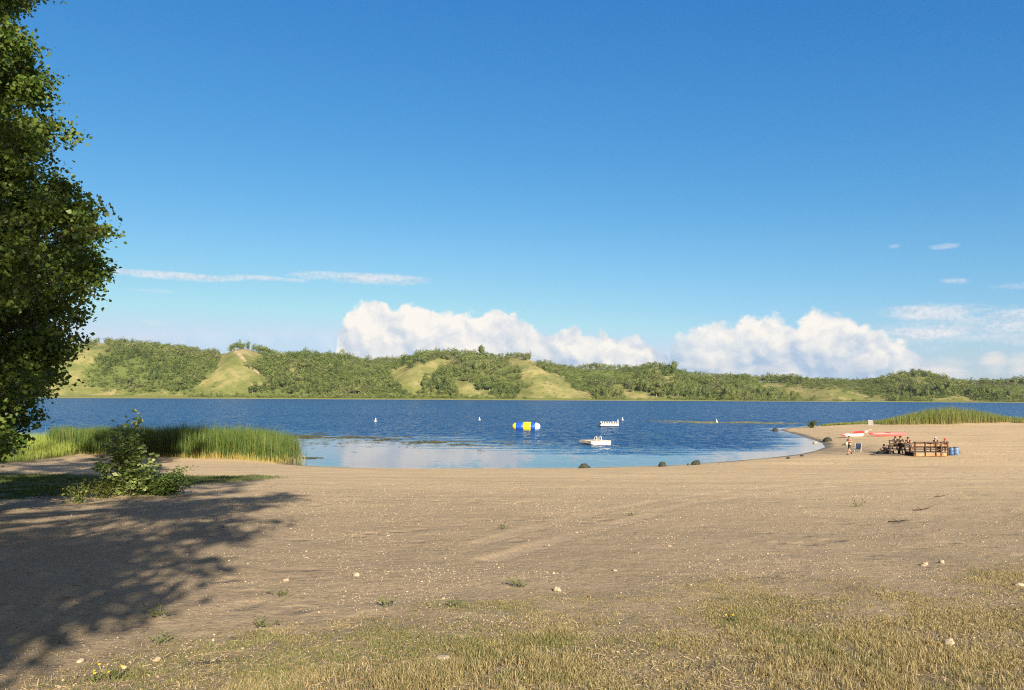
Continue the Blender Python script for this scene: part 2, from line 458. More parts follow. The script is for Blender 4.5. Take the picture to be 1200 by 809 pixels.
# dry-grass / green-grass / track masks
gpx, gpy = project(np.stack([gx, gy, gzv], 1))
front = gy > 3
DRYB = [(-400, 800), (0, 772), (100, 752), (200, 738), (300, 722), (400, 706), (500, 697), (600, 692), (700, 684), (800, 678), (900, 672), (1000, 664), (1100, 652), (1200, 640), (1700, 600)]
def dryness(x, y, z):
    """how grassy the foreground turf is at a point"""
    px, py = project(np.stack([x, y, z], 1))
    b = np.interp(px, *zip(*DRYB))
    n = fbm(x / 1.3, y / 1.3, 4) - .5
    n2 = fbm(x / .45 + 40, y / .45, 3) - .5
    v = sstep(-25, 80, py - b + n * 130 + n2 * 50)
    return np.where(y > 2.5, v, .9)
dry = dryness(gx, gy, gzv)
LAWN = [px_ground(a, b, z) for a, b, z in [(-350, 556, 1.3), (0, 553, 1.4), (150, 556, 1.5), (225, 558, 1.3), (318, 562, 1.2), (322, 566, 1.3), (240, 574, 1.6), (200, 580, 1.7), (120, 590, 2.0), (0, 598, 2.2), (-350, 620, 2.4)]]
MEAD = [px_ground(a, b, z) for a, b, z in [(-600, 545, 1), (-20, 541, 1), (40, 534, .9), (90, 527, .8), (150, 529, .7), (235, 534, .6), (236, 533, .1)]] + [(-27, 70), (-36, 74), (-48, 78), (-66, 85), (-95, 94), (-150, 106), (-260, 120)]
def soft_in(x, y, poly, w):
    d = seg_dist(x, y, poly, True); s = np.where(in_poly(x, y, poly), d, -d); return sstep(-w, w, s)
green = np.maximum(soft_in(gx, gy, LAWN, .9), soft_in(gx, gy, MEAD, .6))
green = np.maximum(green, .95 * np.exp(-(((gx - 84) / 13) ** 2 + ((gy - 142) / 2.2) ** 2)))
green = np.clip(green * (.75 + .6 * (fbm(gx / 1.5, gy / 1.5, 3) - .35)), 0, 1)
TR1 = [px_ground(a, b, z) for a, b, z in [(1330, 562, 1), (1200, 561, 1.2), (1080, 566, 1.4), (960, 576, 1.8), (880, 587, 2.1), (800, 603, 2.4), (720, 626, 2.8), (640, 650, 3.0), (580, 672, 3.1)]]
TR2 = [px_ground(a, b, z) for a, b, z in [(1330, 554, .9), (1200, 556, 1.1), (1080, 560, 1.3), (960, 568, 1.6), (880, 577, 1.9), (800, 589, 2.2), (720, 606, 2.5), (640, 626, 2.8), (560, 650, 3.0)]]
def spline(pts, n=80):
    P = np.array(pts); t = np.arange(len(P)); q = np.linspace(0, len(P) - 1, n)
    out = []
    for v in q:
        i = int(min(max(math.floor(v), 0), len(P) - 2)); f = v - i
        p0, p1, p2, p3 = P[max(i - 1, 0)], P[i], P[i + 1], P[min(i + 2, len(P) - 1)]
        out.append(.5 * ((2 * p1) + (-p0 + p2) * f + (2 * p0 - 5 * p1 + 4 * p2 - p3) * f * f + (-p0 + 3 * p1 - 3 * p2 + p3) * f ** 3))
    return [tuple(p) for p in out]
sel = (gy > 5) & (gy < 70) & (gx > -6)
trk = np.zeros(len(gx))
for T in (TR1, TR2):
    d = seg_dist(gx[sel], gy[sel], spline(T, 50)); trk[sel] = np.maximum(trk[sel], sstep(.30, .12, d))
trk *= .5 + .8 * fbm(gx / .8, gy / .8, 2) * sstep(66, 40, gy)
gzv = gzv - .018 * trk
# low ridge line drawn in the sand
wet = sstep(1.5, .1, gsd + (fbm(gx / 2, gy / 2, 3) - .5) * 1.4) * (gsd > -4)
tip = Vector((*px_ground(975, 526, .3), 0))
wet = np.maximum(wet, .75 * np.exp(-(((gx - tip.x) / 4.5) ** 2 + ((gy - tip.y) / 9) ** 2)) * (fbm(gx / 1.2, gy / 3, 3) + .25))
idx = np.arange(gsh[0] * gsh[1]).reshape(gsh)
q = np.stack([idx[:-1, :-1], idx[:-1, 1:], idx[1:, 1:], idx[1:, :-1]], -1).reshape(-1, 4)
cap = [(0, 0)]
gme = np_mesh('ground', np.stack([gx, gy, gzv], 1), q[:, ::-1], {'dry': dry, 'green': green, 'track': trk, 'wet': wet}, smooth=True)

m_ground, nt, out = new_mat('sandy ground')
p = nt.pos()
big = nt.noise(p, .12, 4, .6); mid = nt.noise(p, 1.1, 5, .6); fin = nt.noise(p, 14, 5, .7)
sepn = nt.new('ShaderNodeSeparateXYZ'); nt.put(sepn.inputs[0], p); py_ = E(nt, sepn.outputs[1])
beach = nt.ss(10, 38, py_ + (big - .5) * 14)                  # finer tan sand towards the water
sandA = nt.mix(mid, (.335, .258, .168, 1), (.42, .33, .222, 1))      # gravelly
sandB = nt.mix(mid, (.53, .405, .25, 1), (.62, .485, .305, 1))        # beach sand
sand = nt.mix(beach, sandA, sandB)
sand = nt.mix(nt.ss(.42, .70, fin) * .42, sand, (.19, .14, .09, 1))
sand = nt.mix(nt.ss(.55, .72, nt.noise(p, 30, 4, .7)) * .5, sand, (.60, .49, .34, 1))
sand = nt.mix(nt.ss(.52, .72, nt.noise(nt.vscale(p, (.25, 1.1, 1)), 1, 5, .6)) * .30, sand, (.23, .165, .11, 1))
rake = nt.noise(nt.vscale(p, (.06, .9, 1)), 1, 6, .7)
sand = nt.mix(nt.ss(.50, .66, rake) * .38 * beach, sand, (.30, .215, .135, 1))
sand = nt.mix(nt.ss(.50, .36, rake) * .35 * beach, sand, (.68, .53, .33, 1))
v1 = nt.vor(p, 17); v1c = nt.vor(p, 17, out='Color'); sp = nt.new('ShaderNodeSeparateColor'); nt.put(sp.inputs[0], v1c)
r1 = E(nt, sp.outputs[0]); r2 = E(nt, sp.outputs[1])
peb = nt.ss(.24, .18, v1 / (r2 * .8 + .35)) * nt.ss(.60, .63, r1)
v2 = nt.vor(p, 6.0); v2c = nt.vor(p, 6.0, out='Color'); sp2 = nt.new('ShaderNodeSeparateColor'); nt.put(sp2.inputs[0], v2c)
peb2 = nt.ss(.17, .12, v2 / (E(nt, sp2.outputs[1]) * .7 + .4)) * nt.ss(.72, .75, E(nt, sp2.outputs[0]))
pcol = nt.mix(E(nt, sp.outputs[2]), (.26, .21, .16, 1), (.47, .39, .29, 1))
pm = nt.math('MAXIMUM', peb, peb2) * (1 - beach * .55)
sand = nt.mix(pm, sand, pcol)
sand = nt.mix(nt.ss(.62, .70, nt.noise(p, 9, 2)) * .5 * (1 - beach * .6), sand, (.10, .085, .065, 1))
trk_ = nt.attr('track'); sand = nt.mix((trk_ * .34).clamp(), sand, (.50, .39, .28, 1))
dirt = nt.mix(nt.noise(p, 22, 5, .7), (.10, .082, .05, 1), (.34, .275, .175, 1))
dirt = nt.mix(nt.ss(.45, .65, nt.noise(p, 2.2, 4)) * .6, dirt, (.19, .19, .085, 1))
c = nt.mix((nt.attr('dry') * (nt.noise(p, 5, 4, .7) + .35)).clamp() * .85, sand, dirt)
lawn = nt.mix(nt.noise(p, 7, 5, .7), (.035, .060, .014, 1), (.10, .135, .036, 1))
c = nt.mix(nt.attr('green'), c, lawn)
wn = nt.attr('wet')
c = nt.mix((wn * 1.0).clamp(), c, nt.mix(1.0, c, (.34, .33, .30, 1), 'MULTIPLY'))
foot = nt.ss(.42, .12, nt.vor(nt.vmath('ADD', p, nt.vscale(nt.noise(p, 1.5, 3, out=1), (.5, .5, 0))), 1.5)) * nt.ss(.48, .62, nt.noise(p, .28, 3))
hgt = nt.noise(p, 3.2, 6, .68) * 1.0 + fin * .3 + pm * .4 + nt.vor(p, 2.4, 'SMOOTH_F1') * .25 - foot * .85
principled(nt, out, c, nt.mix(wn, (.92,) * 3 + (1,), (.45,) * 3 + (1,)), .2, nt.bump(hgt, .75, .055))
tag(link('ground', gme, m_ground), kind='structure')

# ------------------------------------------------------------------ water
wpx = np.concatenate([np.linspace(-2600, -500, 22)[:-1], np.linspace(-500, 1700, 230), np.linspace(1700, 3800, 22)[1:]])
wy = np.concatenate([np.geomspace(40, 180, 190)[:-1], np.geomspace(180, 790, 60)])
PX, YY = np.meshgrid(wpx, wy); WX = ((PX - 600) / F0 * YY).ravel(); WY = YY.ravel()
wsd = -shore_sd(WX, WY)
Ln = np.interp(WX, [-60, -30, -14, -4, 6, 14, 24, 36, 60], [20, 34, 34, 31, 19, 10.5, 7, 4.5, 2.5])
Ln = Ln * (.75 + .5 * fbm(WX / 9, WY / 14, 3))
calm = np.clip((1.9 - wsd / Ln) / 1.65, 0, 1) 
calm = np.where(WY > 100, calm * .6, calm)
shal = sstep(2.2, .2, wsd)
widx = np.arange(PX.size).reshape(PX.shape)
wq = np.stack([widx[:-1, :-1], widx[:-1, 1:], widx[1:, 1:], widx[1:, :-1]], -1).reshape(-1, 4)
wme = np_mesh('lake_water', np.stack([WX, WY, np.zeros(len(WX))], 1), wq, {'calm': calm, 'shallow': shal}, smooth=True)
m_water, nt, out = new_mat('lake water')
p = nt.pos()
def cn(scale, detail, sx=1, sy=1, off=0):
    n = nt.noise(nt.vmath('ADD', nt.vscale(p, (sx, sy, 1)), (off, off * 2, 0)), scale, detail, .55, out=1)
    return nt.vmath('SUBTRACT', n, (.5, .5, .5))
w1 = cn(1.15, 3, .75, 1.0); w2 = cn(5.5, 3, .8, 1.0, 31)
gust = nt.noise(nt.vscale(p, (.010, .035, 1)), 1, 4, .6)
calm_ = nt.attr('calm')
streak = nt.noise(nt.vscale(p, (.05, .55, 1)), 1, 5, .65)
cm = nt.ss(.0, .80, calm_ * .98 + (streak - .5) * 1.5 * nt.ss(0, .35, calm_) * nt.ss(1.25, .6, calm_))
amp = (1 - cm) * (.75 + gust * .65) + .022
n_ = nt.vmath('ADD', nt.vscale(w1, (.8, 1.15, 0)), nt.vscale(w2, (1.0, 1.5, 0)))
nn = nt.new('ShaderNodeVectorMath', operation='SCALE'); nt.put(nn.inputs[0], nt.vmath('ADD', n_, (0, -.20, 0))); nt.put(nn.inputs[3], amp)   # onshore wind: steeper wave fronts face the beach
nrm = nt.vmath('NORMALIZE', nt.vmath('ADD', E(nt, nn.outputs[0]), (0, 0, 1)))
base = nt.mix(nt.attr('shallow') * .7, (.012, .052, .15, 1), (.16, .13, .085, 1))
principled(nt, out, base, nt.math('MULTIPLY_ADD', (1 - cm), .10, .035), .5, nrm).inputs['IOR'].default_value = 1.333
tag(link('lake_water', wme, m_water), kind='structure')

# ------------------------------------------------------------------ far hills
SIL = [(-900, 425), (-500, 415), (-200, 408), (0, 410), (60, 405), (100, 402), (120, 400), (150, 401), (200, 406), (240, 411), (262, 414), (285, 410), (300, 412), (330, 415), (360, 414), (420, 420), (470, 421), (530, 417), (580, 419), (606, 418), (625, 423), (680, 428),
       (740, 431), (757, 429), (800, 434), (850, 440), (900, 444), (950, 446), (1000, 444), (1040, 442), (1062, 439), (1080, 444), (1130, 447), (1200, 447), (1400, 446), (1800, 450), (2400, 455)]
GRASS = [[(40, 470), (60, 440), (90, 414), (118, 400), (132, 405), (108, 428), (92, 445), (112, 455), (150, 459), (225, 460), (225, 470)],
         [(222, 461), (248, 438), (262, 420), (252, 412), (268, 409), (285, 406), (297, 409), (314, 422), (290, 425), (305, 438), (316, 450), (302, 456), (270, 462)],
         [(452, 433), (480, 427), (525, 420), (537, 424), (516, 434), (501, 441), (496, 456), (484, 463), (462, 448)],
         [(530, 440), (545, 445), (580, 464), (560, 466), (540, 463)],
         [(598, 417), (626, 421), (642, 433), (664, 446), (694, 459), (690, 468), (602, 468), (617, 451), (612, 440), (603, 430)],
         [(700, 444), (722, 449), (762, 461), (795, 469), (745, 469), (716, 455)],
         [(754, 428), (770, 432), (792, 445), (796, 456), (779, 448), (763, 438)],
         [(880, 444), (910, 449), (952, 452), (1000, 459), (1040, 466), (1030, 471), (950, 468), (916, 461)],
         [(1052, 437), (1070, 437), (1093, 448), (1080, 450), (1063, 443)],
         [(1105, 463), (1130, 464), (1150, 472), (1090, 473)], [(340, 426), (352, 428), (350, 436), (338, 434)],
         [(-300, 470), (-200, 425), (-150, 415), (-110, 440), (-60, 470)], [(1300, 470), (1330, 452), (1380, 455), (1450, 474)]]
SPURS = [((285, 411), (258, 464), 9), ((120, 401), (70, 462), 7), ((530, 419), (468, 462), 7), ((612, 420), (655, 465), 8), ((757, 430), (790, 465), 5), ((895, 446), (1010, 468), 5), ((1060, 439), (1125, 468), 5), ((560, 440), (560, 466), 4),
         ((-130, 412), (-180, 465), 8), ((1340, 450), (1380, 470), 6)]
hp = np.concatenate([np.linspace(-2400, -500, 40)[:-1], np.arange(-500, 1700.1, 4.0), np.linspace(1700, 3600, 40)[1:]])
s_ = np.concatenate([np.linspace(-.16, 1, 110), np.linspace(1.02, 2.2, 26)])
HP, HS = np.meshgrid(hp, s_)
Y0 = 715 + 14 * (fbm(HP / 70, HP * 0 + 2, 3) - .5) * 2
DEP = 215 + 60 * (fbm(HP / 160, HP * 0 + 8, 2) - .5)
HY = Y0 + DEP * HS
ytop = np.interp(HP, *zip(*SIL)) + 4.5 - 4.0 * np.minimum(1, sum(np.exp(-((HP - c) / 42) ** 2) for c in (280, 530, 612, 762, 1068)))
crest = 5.8 + (hor(HP) - ytop) / F0 * (Y0 + DEP)
def prof(s):
    t = np.clip(s, 0, 1)
    low = np.clip(s / .14, -1.5, 1) * .035
    return np.where(s < .14, low, .035 + .965 * np.sin(np.clip((t - .14) / .86, 0, 1) * math.pi / 2) ** 1.12)
HZ = crest * prof(HS)
body = np.clip(HS, 0, 1) * (1 - np.clip(HS, 0, 1)) * 4
HXm = (HP - 600) / F0 * HY
fr = sstep(.08, .3, HS) * sstep(1.0, .85, HS)
HZ = HZ + fr * body ** 1.2 * ((fbm(HXm / 65 + HS * 1.1, HS * 1.6, 4) - .5) * 22)
for (a, b), (c_, d_), hgt_ in SPURS:
    # ridge line in (column, slope) space
    sa, sb = 1.0, .05
    ctr = c_ + (a - c_) * np.clip((HS - sb) / (sa - sb), 0, 1)
    wdt = 12 + 26 * (1 - np.clip(HS, 0, 1))
    HZ = HZ + fr * body ** 1.3 * hgt_ * (np.exp(-((HP - ctr) / wdt) ** 2) - .55 * np.exp(-((HP - ctr - 42) / 18) ** 2) - .35 * np.exp(-((HP - ctr + 42) / 18) ** 2))
HZ = np.where(HS > 1, crest * (1 + .02 * (fbm(HXm / 120, HY / 120, 3) - .5)) - (HS - 1) * 10, HZ)
HZ = np.where(HS < 0, -2.2 * np.clip(-HS / .1, 0, 1), HZ) + .12
hv = np.stack([HXm.ravel(), HY.ravel(), HZ.ravel()], 1)
hpx, hpy = project(hv)
def open_mask(px, py, pad=0.0):
    m = np.zeros(np.shape(px))
    jx = (fbm(px / 7, py / 5, 4) - .5) * 22; jy = (fbm(px / 7 + 33, py / 5, 4) - .5) * 12
    for g in GRASS: m = np.maximum(m, in_poly(px + jx, py + jy + pad, g))
    return m
hopen = open_mask(hpx, hpy)
hidx = np.arange(HP.size).reshape(HP.shape)
hq = np.stack([hidx[:-1, :-1], hidx[:-1, 1:], hidx[1:, 1:], hidx[1:, :-1]], -1).reshape(-1, 4)
PATHL = [(276, 411), (284, 419), (296, 432), (304, 438)]
pth = sstep(2.0, .5, seg_dist(hpx, hpy, PATHL)) * .9
topb = np.exp(-(((hpx - 285) / 16) ** 2 + ((hpy - 411) / 3.0) ** 2)) * .5
hs_flat = np.clip(HS, -1, 3).ravel()
hme = np_mesh('hills', hv, hq, {'open': hopen, 'path': np.maximum(pth, topb), 'slope': hs_flat}, smooth=True)
m_hill, nt, out = new_mat('hill grass')
p = nt.pos()
ng = nt.noise(p, .035, 5, .65); nf = nt.noise(p, .35, 5, .7)
gr = nt.mix(nt.ss(.3, .7, ng), (.135, .165, .048, 1), (.36, .315, .145, 1))
gr = nt.mix(nt.ss(.42, .7, nt.noise(p, .11, 6, .75)) * .75, gr, (.125, .165, .045, 1))
und = nt.mix(nf, (.10, .14, .038, 1), (.17, .20, .062, 1))
c = nt.mix(nt.attr('open'), und, gr)
low_ = nt.ss(.13, .06, nt.attr('slope') + (ng - .5) * .05)
c = nt.mix(low_, c, nt.mix(nf, (.16, .215, .040, 1), (.26, .30, .075, 1)))
c = nt.mix(nt.attr('path'), c, (.50, .40, .27, 1))
c = nt.mix(nt.ss(.016, .006, nt.attr('slope')), c, (.42, .36, .25, 1))
principled(nt, out, c, .95, .1, nt.bump(nf, .8, .8))
tag(link('hills', hme, m_hill), kind='structure')
def hill_pt(col, row):
    i = np.clip(np.floor(row).astype(int), 0, HP.shape[0] - 2); j = np.clip(np.floor(col).astype(int), 0, HP.shape[1] - 2)
    fi, fj = row - i, col - j
    H3 = hv.reshape(HP.shape + (3,))
    return (H3[i, j].T * (1 - fi) * (1 - fj) + H3[i + 1, j].T * fi * (1 - fj) + H3[i, j + 1].T * (1 - fi) * fj + H3[i + 1, j + 1].T * fi * fj).T

# --- woods on the hills
def crown_template(rg, n, kind):
    """unit crown (width about 1, height 1, base at 0): small leaf-clump quads"""
    V = []; 
    nl = rg.integers(4, 8)
    cen = np.stack([rg.normal(0, .18, nl), rg.normal(0, .18, nl), rg.uniform(.3, .85, nl)], 1)
    cr = rg.uniform(.16, .30, nl)
    if kind == 'bush': cen[:, 2] = rg.uniform(.2, .6, nl); cen[:, :2] *= 1.7
    if kind == 'tall': cen[:, :2] *= .6
    qs = []
    for k in range(n):
        i = rg.integers(nl); d = rg.normal(size=3); d /= np.linalg.norm(d)
        c = cen[i] + d * cr[i] * rg.uniform(.55, 1.08) * np.array([1, 1, .9 if kind != 'tall' else 1.2])
        nrm = d + rg.normal(0, .45, 3); nrm /= np.linalg.norm(nrm)
        a = np.cross(nrm, rg.normal(size=3)); a /= np.linalg.norm(a); b = np.cross(nrm, a)
        s = rg.uniform(.038, .075) * (80 / n) ** .4
        qs.append([c + a * s, c + b * s * .8, c - a * s * .9, c - b * s])
    q = np.array(qs); q[:, :, 2] = np.maximum(q[:, :, 2], 0)
    return q
rg = np.random.default_rng(11)
TPL = [crown_template(rg, 96, k) for k in ['round'] * 5 + ['tall'] * 4 + ['bush'] * 4]
N = 46000
colr = rg.uniform(0, HP.shape[1] - 1.01, N); rowr = rg.uniform(8, 128, N)
P = hill_pt(colr, rowr)
px_, py_2 = project(P)
sv = np.interp(rowr, np.arange(len(s_)), s_)
ok = (sv > .045) & (sv < 1.5)
pad = 2.0
opn = open_mask(px_, py_2 - pad)
shrub = rg.random(N) < .11 * (fbm(P[:, 0] / 22 + 9, P[:, 1] / 22, 3) > .46)
ok &= (opn < .5) | shrub
# thin out the fully hidden back and outside frame
ok &= ~((sv > 1.02) & (rg.random(N) < .45))
ok &= ~(((px_ < -120) | (px_ > 1320)) & (rg.random(N) < .75))
lowz = (sv < .15)
ok &= ~(lowz & (rg.random(N) < .15 + .45 * (sv < .085)))
gap = fbm(P[:, 0] / 30, P[:, 1] / 30, 3)
ok &= ~((gap < .34) & (rg.random(N) < .35))
P = P[ok]; sv = sv[ok]; pxk = px_[ok]; pyk = py_2[ok]; opk = opn[ok]; n = len(P)
vig = fbm(P[:, 0] / 55 + 5, P[:, 1] / 55, 3)
hgt_t = (3.0 + 4.9 * sstep(.3, .72, vig)) * np.exp(rg.normal(-.03, .24, n))
hgt_t = np.where(sv < .16, rg.uniform(2.2, 6.5, n), hgt_t); hgt_t = np.where(opk > .5, rg.uniform(1.0, 2.2, n), hgt_t)
hgt_t = np.where(sv > .95, np.minimum(hgt_t, 7.5), hgt_t)
wid_t = hgt_t * rg.uniform(.62, 1.0, n) + .8
kind_i = rg.integers(0, 9, n); bushy = (hgt_t < 5) | (rg.random(n) < .1); kind_i = np.where(bushy, rg.integers(9, 13, n), kind_i)
wid_t = np.where(bushy, wid_t * 1.25, wid_t)
hue = fbm(P[:, 0] / 40 + 70, P[:, 1] / 40, 3)
pal = np.array([[.095, .140, .036], [.130, .180, .046], [.165, .205, .058], [.195, .215, .085], [.140, .160, .080], [.21, .25, .075]])
ci = np.clip((hue * 7.5 - 1.6 + rg.normal(0, 1.0, n)), 0, 4.99).astype(int)
ci = np.where((sv < .16) & (rg.random(n) < .5), 5, ci)
tcol = pal[ci] * rg.uniform(.8, 1.2, (n, 1))
# the ones that show largest: near the shore, in frame -> things of their own
inframe = (pxk > 60) & (pxk < 1195) & (opk < .5)
score = np.where(inframe, hgt_t * wid_t / (P[:, 1] / 800) ** 2 * (1 + 1.6 * (sv < .3)) * rg.uniform(.8, 1.2, n), 0)
solo = np.argsort(-score)[:290]
rest = np.setdiff1d(np.arange(n), solo)
def wood_mesh(name, ids, per=78):
    VV = []; CC = []
    for t in range(len(TPL)):
        k = ids[kind_i[ids] == t]
        if not len(k): continue
        q = TPL[t]
        a = rg.uniform(0, 6.28, len(k)); ca, sa = np.cos(a)[:, None, None], np.sin(a)[:, None, None]
        x = (q[None, :, :, 0] * ca - q[None, :, :, 1] * sa) * wid_t[k][:, None, None]
        y = (q[None, :, :, 0] * sa + q[None, :, :, 1] * ca) * wid_t[k][:, None, None]
        z = q[None, :, :, 2] * hgt_t[k][:, None, None] - .2
        v = np.stack([x, y, z + 0 * x], -1) + P[k][:, None, None, :]
        c = np.broadcast_to(tcol[k][:, None, None, :], v.shape) * rg.uniform(.75, 1.25, v.shape[:2] + (1, 1))
        VV.append(v.reshape(-1, 3)); CC.append(c.reshape(-1, 3))
    V = np.concatenate(VV); C = np.concatenate(CC)
    return np_mesh(name, V, np.arange(len(V)).reshape(-1, 4), {'Col': C})
m_wood = leafy('woodland leaves', trans=.22)
m_paletrunk = plain('pale aspen bark', (.42, .38, .31), .9, .1)
tag(link('woodland', wood_mesh('woodland', rest), m_wood), 'woods covering the far hills across the lake', 'woods', kind='stuff')
kinds = {}
KL = {'tall': ('hillside_tree', 'slender green aspen standing among the woods on the far hills', 'tree', 'slender trees on the far hills'),
      'round': ('hillside_tree', 'round crowned leafy green tree on the far hills across the lake', 'tree', 'round crowned trees on the far hills'),
      'bush': ('hillside_bush', 'low bushy green shrub on the slopes of the far hills', 'bush', 'bushes on the far hills')}
for t in range(len(TPL)):
    kd = 'round' if t < 5 else 'tall' if t < 9 else 'bush'
    for c4_ in range(3):
        q = crown_template(rg, 190, kd).reshape(-1, 3)
        tone = pal[[0, 2, 5][c4_] if kd != 'tall' else [1, 2, 3][c4_]]
        C = np.repeat(tone[None] * rg.uniform(.72, 1.28, (len(q) // 4, 1)), 4, 0)
        F = np.arange(len(q)).reshape(-1, 4)
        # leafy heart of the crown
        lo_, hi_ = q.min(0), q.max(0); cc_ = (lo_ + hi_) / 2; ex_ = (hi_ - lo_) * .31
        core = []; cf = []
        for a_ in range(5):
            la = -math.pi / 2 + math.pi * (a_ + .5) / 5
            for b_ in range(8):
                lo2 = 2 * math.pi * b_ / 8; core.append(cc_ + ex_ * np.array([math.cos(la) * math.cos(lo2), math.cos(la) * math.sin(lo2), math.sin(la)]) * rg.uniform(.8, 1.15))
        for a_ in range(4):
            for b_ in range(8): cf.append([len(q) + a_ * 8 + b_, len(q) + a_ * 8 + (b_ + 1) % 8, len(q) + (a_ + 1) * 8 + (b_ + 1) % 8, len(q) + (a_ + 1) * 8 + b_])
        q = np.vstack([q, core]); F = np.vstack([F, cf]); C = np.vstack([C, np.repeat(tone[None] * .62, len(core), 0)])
        # short trunk
        tv = []; 
        for zz, rr in ((-.03, .022), (.5, .010)):
            tv += [(rr * math.cos(b), rr * math.sin(b), zz) for b in (0, 1.57, 3.14, 4.71)]
        tf = np.array([(j, (j + 1) % 4, 4 + (j + 1) % 4, 4 + j) for j in range(4)]) + len(q)
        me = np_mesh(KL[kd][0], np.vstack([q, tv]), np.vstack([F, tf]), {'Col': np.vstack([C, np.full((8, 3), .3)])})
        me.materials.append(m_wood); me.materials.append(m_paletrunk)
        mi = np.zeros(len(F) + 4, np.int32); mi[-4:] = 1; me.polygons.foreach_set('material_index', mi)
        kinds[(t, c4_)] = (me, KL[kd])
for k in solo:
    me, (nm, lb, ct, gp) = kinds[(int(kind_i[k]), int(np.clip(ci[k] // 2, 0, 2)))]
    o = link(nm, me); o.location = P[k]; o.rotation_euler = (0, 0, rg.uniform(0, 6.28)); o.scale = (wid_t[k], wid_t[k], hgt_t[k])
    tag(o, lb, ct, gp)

if HAZE > 0:
    hm = bpy.data.materials.new('summer haze'); hm.use_nodes = True; h_ = NT(hm.node_tree); h_.n.clear()
    ho = h_.new('ShaderNodeOutputMaterial'); pv = h_.new('ShaderNodeVolumePrincipled')
    pv.inputs['Color'].default_value = (.80, .88, .96, 1); pv.inputs['Density'].default_value = HAZE; pv.inputs['Anisotropy'].default_value = .2
    h_.l.new(pv.outputs[0], ho.inputs['Volume'])
    zt = max(float(hv[:, 2].max()) + 16, 40)
    hz = MB().box((0, 700, (zt - 5.5) / 2), (7400, 2100, zt + 5.5)).build('haze', hm); tag(hz, kind='stuff')

# ------------------------------------------------------------------ poplars
m_bark = plain('grey furrowed bark', (.10, .085, .068), .95, .1, .4, 9, .03, 14)
m_leaf = leafy('poplar leaves', trans=.34, rough=.42, spec=.35)
def leaf_quads(C, size, rg, up=.5, droop=0.0):
    """kite shaped leaves at centres C"""
    n = len(C)
    nr = rg.normal(size=(n, 3)); nr[:, 2] = np.abs(nr[:, 2]) + up; nr /= np.linalg.norm(nr, axis=1)[:, None]
    a = np.cross(nr, rg.normal(size=(n, 3))); a /= np.linalg.norm(a, axis=1)[:, None] + 1e-9
    b = np.cross(nr, a)
    s = (size * rg.uniform(.7, 1.25, n))[:, None] if np.isscalar(size) else (size * rg.uniform(.8, 1.2, n))[:, None]
    fold = nr * s * .12
    V = np.stack([C - a * s * .5, C + b * s * .42 - a * s * .08 + fold, C + a * s * .6, C - b * s * .42 - a * s * .08 + fold], 1)
    return V.reshape(-1, 3)
def poplar(name, base, height, tips, rg, nper=11, ncl=9, nleaf=15, leaf=.10, pal=None, trunk_r=.42, spread=1.0):
    """tips: limb ends relative to base (x, y, z)"""
    root = empty(name, base)
    t = MB(); lean = rg.normal(0, .25, 2)
    tp = [(lean[0] * (z / height) ** 2, lean[1] * (z / height) ** 2, z) for z in np.linspace(-.4, height * .93, 9)]
    t.tube(tp, list(np.linspace(trunk_r, .04, 9)), 10); t.build('trunk', m_bark, root, True)
    cl = []
    for tip in tips:
        tip = np.array(tip, float); rr = np.hypot(tip[0], tip[1])
        z0 = max(min(tip[2] - rr * rg.uniform(.30, .62), height * .9), 1.2)
        st = np.array([lean[0] * (z0 / height) ** 2, lean[1] * (z0 / height) ** 2, z0])
        mid = (st + tip) / 2 + np.array([0, 0, -rr * .07]) + rg.normal(0, .12, 3)
        L = np.linalg.norm(tip - st)
        lb = MB(); ts = np.linspace(0, 1, 7)
        bez = lambda u: (1 - u) ** 2 * st + 2 * u * (1 - u) * mid + u * u * tip
        pts = [bez(u) for u in ts]
        lb.tube(pts, list(np.linspace(.03 + .011 * L, .010, 7)), 6)
        for k in range(nper):
            u = 1 - rg.random() ** 1.5 * .78
            s0 = bez(u)
            ln = (.45 + .42 * L * (1.05 - u)) * rg.uniform(.6, 1.15) * spread
            d = (tip - st) / L * rg.uniform(.35, 1.0) + rg.normal(0, .62, 3) * np.array([1, 1, .62]); d[2] += .12; d /= np.linalg.norm(d)
            e = s0 + d * ln
            lb.tube([s0, (s0 + e) / 2 + rg.normal(0, .05, 3), e], [.018, .012, .006], 4, False)
            for c in range(ncl):
                w = rg.uniform(.25, 1.05)
                cl.append(s0 + (e - s0) * w + rg.normal(0, .17 * spread, 3) * np.array([1, 1, .75]))
        lb.build('limb', m_bark, root, True)
    for z in np.linspace(height * .55, height * .98, 40):
        cl.append(np.array([lean[0] * (z / height) ** 2, lean[1] * (z / height) ** 2, z]) + rg.normal(0, .5 * spread, 3) * np.array([1, 1, .6]))
    cl = np.array(cl); n = len(cl)
    C = np.repeat(cl, nleaf, 0) + rg.normal(0, .135 * spread, (n * nleaf, 3)) * np.array([1.1, 1.1, .8])
    pal = np.array(pal if pal is not None else [[.062, .112, .02], [.10, .16, .03], [.16, .215, .046], [.25, .29, .085]])
    tone = np.clip(rg.normal(1.1, .75, n), 0, 3).round().astype(int)
    cc = pal[np.repeat(tone, nleaf)] * rg.uniform(.75, 1.25, (n * nleaf, 1))
    V = leaf_quads(C, leaf, rg, .12)
    me = np_mesh('crown', V, np.arange(len(V)).reshape(-1, 4), {'Col': np.repeat(cc, 4, 0)})
    link('crown', me, m_leaf, root)
    return root
rg = np.random.default_rng(21)
TX, TY = -17.3, 20.0; TZ = gz(TX, TY); SC = TY / F0
